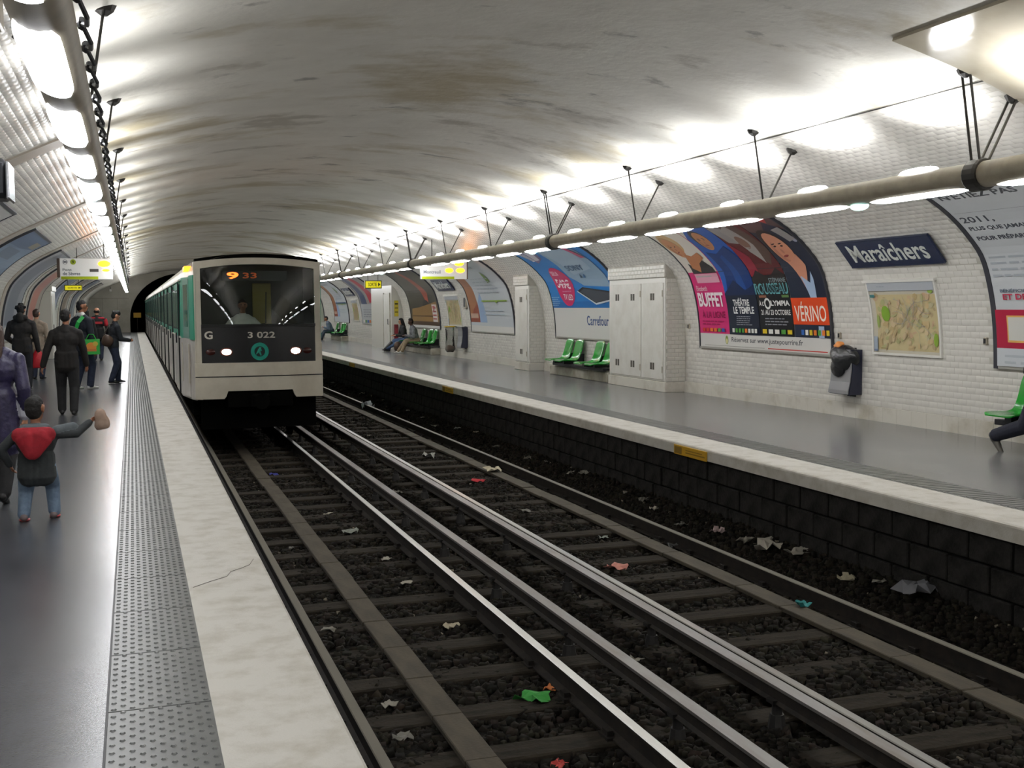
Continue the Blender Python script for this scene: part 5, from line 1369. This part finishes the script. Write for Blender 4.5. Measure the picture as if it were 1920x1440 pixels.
# beige person behind
person('person in a beige jacket, half hidden behind the hooded person', -2.12, 28.2, 1.62, 20, dict(skin=sk_l, top=fab('beige', '9c8d7e', '8c7e70'), legs=jean, shoe=shoe_b), STAND, [(-.17, .02, .46), (.17, .02, .46)], hair=('short', h_brown), coat=(.45, .085), wid=1.1)
# man with the green strap
t, wd = person('tall person in navy with a green shoulder strap, behind the person in black', -.98, 24.2, 1.79, 48, dict(skin=sk_m, top=fab('navy', '20242e', '1a1d26'), legs=jean, shoe=shoe_w, extra=M('collar_white', 'c5c2bb', rough=.7)),
       [(-.05, -.05, 0), (.055, .05, 0, .1)], [(-.16, .06, .50), (.17, .03, .45)], hair=('short', h_dark), coat=(.46, .084), wid=1.08, head=(35, -3), parts=[(4, (-.03, -.01, .838), (.03, -.01, .838), .036, .036, None)])
mb = MB(); pts = [wd((.085, -.045, .825)), wd((.06, -.095, .76)), wd((.02, -.105, .66)), wd((-.03, -.10, .57)), wd((-.075, -.07, .52))]
for a, b in zip(pts[:-1], pts[1:]):
    d = (b - a).normalized(); s = d.cross(Vector((0, -1, 0))).normalized() * .035; n = Vector((0, -.016, 0))
    V = [a - s, a + s, b + s, b - s]; V = V + [v + n for v in V]
    mb.add(V, [(0, 1, 2, 3), (7, 6, 5, 4), (0, 4, 5, 1), (1, 5, 6, 2), (2, 6, 7, 3), (3, 7, 4, 0)])
st = mb.build('shoulder_strap', M('strap_green', '1fa544', rough=.5)); tag(st, 'bright green strap across the back of the tall person in navy', 'strap')
gb = thing('carrier_bag', 'green and orange shopping bag hanging beside the person in black', 'bag', (-.82, 23.95, .62))
mb = MB(); V = [(x, yy, z) for z, k in ((.72, 1), (1.02, .92)) for x, yy in ((-.97 , 23.88), (-.64, 23.88), (-.64, 24.02), (-.97, 24.02))]
mb.add(V, [(3, 2, 1, 0), (4, 5, 6, 7), (0, 1, 5, 4), (1, 2, 6, 5), (2, 3, 7, 6), (3, 0, 4, 7)]); mb.build('bag', M('bag_green', '2fa53c', rough=.5), gb)
Print().ell(-.80, .87, .10, .09, 'd98a3c', 0, 14).rect(-.92, .78, -.70, .83, 'c8763c').ell(-.72, .93, .05, .05, 'c9b04a', 0, 10).emit('print', gb, lambda u, v, d: (u, 23.879 - d, v))
MB().tube([(-.9, 23.95, 1.01), (-.84, 23.95, 1.12), (-.76, 23.95, 1.12), (-.7, 23.95, 1.01)], .008, 5).build('handle', M('bag_green', '2fa53c'), gb)
# distant dark figure and the red-shouldered jacket
person('distant person with dark hair and black clothes, half hidden behind the person in navy', -1.27, 34.0, 1.66, 0, dict(skin=sk_l, top=blk, legs=blk, shoe=shoe_b), STAND, [(-.17, .02, .46), (.17, .02, .46)], hair=('long', h_dark), coat=(.46, .082))
t, wd = person('balding person in a black jacket with red shoulders and sleeves, farther along the platform', -1.06, 37.5, 1.66, 4, dict(skin=sk_l, top=fab('black2', '1d1c1e'), legs=jean, shoe=shoe_b, extra=fab('red', 'b0232f', '951c28')),
       STAND, [(-.185, .04, .47), (.17, .10, .50)], hair=('bald', h_dark), coat=(.45, .092), wid=1.22, parts=[(4, (-.145, 0, .76), (-.175, -.01, .66), .044, .04, None), (4, (.145, 0, .76), (.165, -.01, .68), .044, .04, None), (4, (-.10, -.02, .80), (.10, -.02, .80), .042, .042, ((0, 0, 1), .5))])
Print().rect(-.16, .0, .16, .07, 'b83a40').emit('back_print', t, lambda u, v, d: wd((u / 1.66 * 1.1, -.098 - d, (1.15 + v) / 1.66)))
# woman reading a phone
t, wd = person('person in a dark jacket and jeans looking down at a phone, near the platform edge', -.42, 26.0, 1.58, 72, dict(skin=sk_l, top=fab('darknavy', '23262b', '1b1e24'), legs=jean, shoe=shoe_b),
       [(-.06, .07, 0, 0), (.05, -.05, 0, 0)], [(-.06, .20, .60, .6, 0, .6), (.06, .20, .59, -.6, 0, .6)], hair=('bushy', h_dark), coat=(.52, .078), lean=6, head=(6, -38), elbow=[(-.6, -1, -.3), (.6, -1, -.3)])
ph = MB().bev(-.07, .0, -.04, .04, -.006, .006, .003); m3 = Matrix.Translation(wd((0, .265, .615))) @ Matrix.Rotation(R(-30), 4, 'Y')
o = ph.build('phone', m_dark); o.matrix_basis = m3; tag(o, 'small dark phone held by the person looking down', 'phone')
o = lump('shoulder_bag', (-.53, 25.84, .93), (.12, .08, .14), M('bag_brown', '4a3628', rough=.6), None, 4, .08); tag(o, 'brown shoulder bag at the side of the person looking at a phone', 'bag')
MB().tube([(-.60, 25.84, 1.05), (-.50, 25.88, 1.28), (-.40, 25.98, 1.31), (-.30, 26.08, 1.2)], .012, 6).build('strap', M('bag_strap', '33261d', rough=.6), o)
# woman in purple with the child
purple = M('cloth_purple', '2e284b', rough=.45, col2='211d39', nscale=12, bump=.5, bscale=22)
t, wd = person('person in a purple quilted coat with long brown hair, cut off by the picture edge', -1.13, 10.35, 1.56, 8, dict(skin=sk_l, top=purple, legs=blk, shoe=shoe_b, extra=M('cuff_white', 'bdbdc8', rough=.5)),
       [(-.07, .16, 0), (.055, -.10, .012, .0)], [(-.16, .12, .50), (.155, .0, .475, -1, .1, 0)], hair=('long', h_brown), coat=(.33, .095), wid=1.18, foot_pitch=(0, 22), parts=[(4, (.152, -.006, .535), (.154, 0, .48), .040, .036, None)])
t, wd = person('child in a dark jacket with a red hood, light jeans, arm stretched to the side', -.74, 9.35, 1.0, 2, dict(skin=sk_m, top=fab('childgrey', '35393b', '2a2e30'), legs=jean_l, shoe=M('trainer', '6d5f60', rough=.5), extra=fab('hood', 'a01c2a', '861622'), extra2=fab('sleeve', '596064', '4c5256')),
       [(-.10, -.02, 0), (.11, .09, .0)], [(-.20, .05, .44), (.385, .10, .735, -.2, -.6, -.5)], hip=(0, .02, .43), hair=('short', h_dark), coat=(.355, .10), wid=1.34, child=True, vox=.0075, head=(24, 4), elbow=[(-1, -.4, 0), (.4, -.6, -.8)], foot_pitch=(14, 0),
       parts=[(4, (-.10, -.10, .675), (.10, -.10, .675), .062, .062, ((0, 1, 0), .75)), (4, (-.05, -.12, .64), (-.015, -.135, .545), .085, .06, ((0, 1, 0), .6)), (4, (.05, -.12, .64), (-.005, -.135, .545), .085, .06, ((0, 1, 0), .6)), (5, (.16, .02, .69), (.27, .05, .71), .046, .042, None), (5, (-.06, -.03, .73), (.06, -.03, .73), .055, .055, ((0, 0, 1), .5))])
mb = MB()
for fx, fy_ in ((-.10, -.02), (.11, .09)): c0 = wd((fx, fy_ + .03, .008)); mb.ell(c0, (.042, .075, .012), 12, 4)
mb.build('shoe_soles', M('sole_red', 'b8353f', rough=.5), t, True)
o = lump('crumpled_paper', tuple(wd((.485, .12, .745))), (.06, .05, .085), M('paper_tan', 'a89080', rough=.8, col2='8d7767', nscale=9), None, 12, .35); tag(o, 'tan crumpled paper held out by the child in the red hood', 'paper')
# seated couple on the far platform
SITF = lambda a, b: [(-.07 + a, .36, 0), (.07 + b, .40, 0)]
t, wd = person('seated person with long dark hair, black jacket, jeans and black boots, far platform', 9.42, 39.85, 1.62, -90, dict(skin=sk_l, top=blk, legs=fab('jeanblue', '53698c', '455a7a'), shoe=shoe_b, extra=shoe_b),
       [(-.02, .52, 0), (.07, .40, 0)], [(-.08, .24, .36, 0, 0, -1), (.10, .26, .36, 0, 0, -1)], hip=(0, .02, .27), lean=14, hair=('long', h_dark), knee=(0, .6, 1), head=(10, -12), parts=[(4, (-.04, .36, .20), (-.025, .50, .06), .036, .032, None)])
t, wd = person('seated person in a grey checked shirt and beige trousers beside the long-haired person', 9.45, 38.2, 1.68, -90, dict(skin=sk_d, top=fab('check', '77797c', '4f5256'), legs=fab('beigetr', '94836a', '7f7059'), shoe=shoe_w),
       SITF(0, 0), [(-.07, .26, .36, 0, 0, -1), (.09, .25, .36, 0, 0, -1)], hip=(0, .02, .26), lean=20, hair=('short', h_dark), knee=(0, .6, 1), head=(-10, -15))
o = lump('shoulder_bag', (8.95, 39.25, .2), (.14, .12, .2), M('bag_brown', '4a3628'), None, 6, .12); tag(o, 'brown bag standing on the floor between the seated couple', 'bag')
t, wd = person('far seated person in a grey-blue jacket beside carrier bags, next to the train', 9.42, 55.6, 1.66, -90, dict(skin=sk_m, top=fab('greyblue', '5d6c7c', '4d5a68'), legs=fab('dkblue', '2f3b47'), shoe=shoe_b), SITF(0, 0), [(-.07, .27, .37, 0, 0, -1), (.09, .25, .37, 0, 0, -1)], hip=(0, .02, .26), lean=28, hair=('short', h_dark), knee=(0, .6, 1), head=(0, -10))
o = lump('carrier_bag', (8.95, 56.5, .34), (.20, .25, .34), M('bag_white', 'b9b7b2', rough=.5), None, 7, .12); tag(o, 'whitish full bag at the feet of the far seated person', 'bag')
o = lump('carrier_bag', (8.62, 55.8, .22), (.13, .15, .22), M('bag_orange', 'c79a3c', rough=.5), None, 8, .15); tag(o, 'orange-yellow bag on the floor beside the far whitish bag', 'bag')
# walking person leaving the frame: trailing leg in view
person('walking person in dark navy trousers, only the trailing leg inside the picture', 9.07, 9.28, 1.88, 180, dict(skin=sk_m, top=blk, legs=fab('navytr', '14182a', '0f1220'), shoe=M('shoe_grey', '4b4842', rough=.5), extra=shoe_w),
       [(-.05, .26, 0), (.048, -.335, .04, 0)], [(-.17, .12, .40), (.17, .16, .40)], hip=(0, -.0, .395), hair=('short', h_dark), coat=(.37, .075), lean=10, foot_pitch=(-10, 48), knee=(0, 1, .2))
# driver behind the windscreen
person('person in a white shirt seated at the controls behind the train windscreen', TC - .2, TF + .9, 1.7, 180, dict(skin=sk_m, top=fab('whiteshirt', 'd8d6d0'), legs=blk, shoe=shoe_b), [(-.07, .36, .0), (.07, .36, .0)], [(-.16, .26, .42, 0, 0, -1), (.16, .26, .42, 0, 0, -1)], hip=(0, 0, .27), lean=4, hair=('short', h_dark), knee=(0, .6, 1), z0=.50)

# ------------------------------------------------------------------ litter on the track bed
def scrap(label, x, y, r, col, seed, group=None, name='paper_scrap', z=None, thick=.35, cat='litter'):
    rr = random.Random(seed); bm = bmesh.new(); bmesh.ops.create_grid(bm, x_segments=4, y_segments=4, size=1)
    zb = (float(bedz(x, y)) + .03) if z is None else z
    a = rr.uniform(0, 6.28); ca, sa = math.cos(a), math.sin(a)
    for v in bm.verts:
        ux, uy = v.co.x * r * rr.uniform(.7, 1.15), v.co.y * r * rr.uniform(.5, .9); h = r * thick * rr.uniform(0, 1.0)
        v.co = Vector((x + ux * ca - uy * sa, y + ux * sa + uy * ca, zb + h))
    bmesh.ops.solidify(bm, geom=list(bm.faces), thickness=.004)
    me = bpy.data.meshes.new(name); bm.to_mesh(me); bm.free(); me.materials.append(M('scrap_' + col, col, rough=.7))
    o = link(name, me); tag(o, label, cat, group); return o
LIT = [('white pointed paper bag leaning by the far running rail', 5.62, 28.2, .16, 'c5ccd0', 1.6, 'paper_bag'), ('red and white wrapper lying on a sleeper in mid track', 4.55, 10.2, .11, 'c9897c', .5, 'wrapper'),
       ('large crumpled white paper by the dark block wall', 6.02, 9.75, .17, 'b3aea2', .6, 'paper_scrap'), ('smaller crumpled grey-white paper right of the large crumpled one', 6.08, 9.3, .13, '9d998e', .5, 'paper_scrap'),
       ('small bright red scrap between the sleepers of the empty track', 4.87, 16.0, .10, 'c8323c', .5, 'wrapper'), ('cream crumpled wrapper on the walkway boards of the empty track', 5.32, 16.7, .15, 'c6bda4', .6, 'wrapper'),
       ('green crisp packet on the ballast of the near track', 2.50, 6.98, .12, '2f8a35', .5, 'crisp_packet'), ('orange scrap beside the green crisp packet', 2.68, 7.12, .05, 'c8743a', .6, 'wrapper'),
       ('pinkish scrap behind the far running rail', 5.98, 10.7, .08, 'b5a09e', .9, 'paper_scrap'), ('dark round lump of foil beside the walkway boards', 5.55, 10.9, .08, '4a4b4c', .9, 'foil'),
       ('teal scrap lying on the walkway boards', 5.40, 8.2, .06, '2c7f80', .8, 'wrapper'), ('white lump between the rails beyond the red scrap', 4.87, 19.0, .13, 'b9b9b4', .8, 'paper_scrap'),
       ('crumpled clear plastic sheet near the block wall at the picture edge', 6.1, 7.55, .17, '6f7076', .8, 'plastic_sheet'), ('small red scrap at the bottom edge of the picture', 2.29, 5.96, .05, 'b23a34', .6, 'wrapper'),
       ('tiny blue scrap in the shadow before the train', 2.05, 17.9, .07, '3a3f9a', .6, 'wrapper')]
for i, (lb, x, y, r, c, th, nm) in enumerate(LIT):
    scrap(lb, x, y, r, c, 40 + i, name=nm, thick=th, z=-.966 if 'boards' in lb and 'beside' not in lb else None)
pale = ['8f8b80', '7d7a70', 'a19c8f', '6f6d66', '8a8f86', 'a8a08a']
spots = [(6.1, 14.8), (3.45, 7.45), (2.45, 11.4), (6.02, 24.0), (6.05, 21.3), (6.1, 20.2), (6.0, 17.0), (6.08, 16.3), (6.05, 15.2), (4.69, 13.4), (5.05, 11.7), (6.0, 8.4), (6.08, 8.05), (6.05, 12.7), (5.98, 12.3), (6.1, 38), (6.05, 36), (6.1, 28.5),
         (6.05, 13.3), (6.0, 18.6), (6.08, 25.6), (5.9, 11.4), (4.2, 9.3), (2.45, 8.9), (1.55, 7.2), (1.45, 9.0), (2.3, 14.2), (1.6, 12.4), (3.45, 12.0), (5.75, 14.1), (5.7, 19.2), (3.5, 15.5), (2.4, 10.3), (1.5, 6.6), (2.35, 12.9), (6.05, 31.0), (6.0, 10.15), (5.95, 22.6), (4.5, 22.5), (4.9, 26)]
for i, (x, y) in enumerate(spots):
    lb, gp = (('small pale scrap of paper at the foot of the dark block wall', 'pale scraps along the dark block wall') if x > 5.65 else
              ('small pale scrap of paper between the rails of the empty track', 'pale scraps in the empty track') if x > 4.1 else
              ('small pale scrap of paper between the two contact rails', 'pale scraps between the contact rails') if x > 3 else
              ('small pale scrap of paper between the boards and the polished rail of the near track', 'pale scraps right of the near track boards') if x > 2 else
              ('small pale scrap of paper between the near platform and the walkway boards', 'pale scraps beside the near platform'))
    scrap(lb, x, y, rnd.uniform(.035, .10), pale[i % 6], 100 + i, gp, thick=.6)
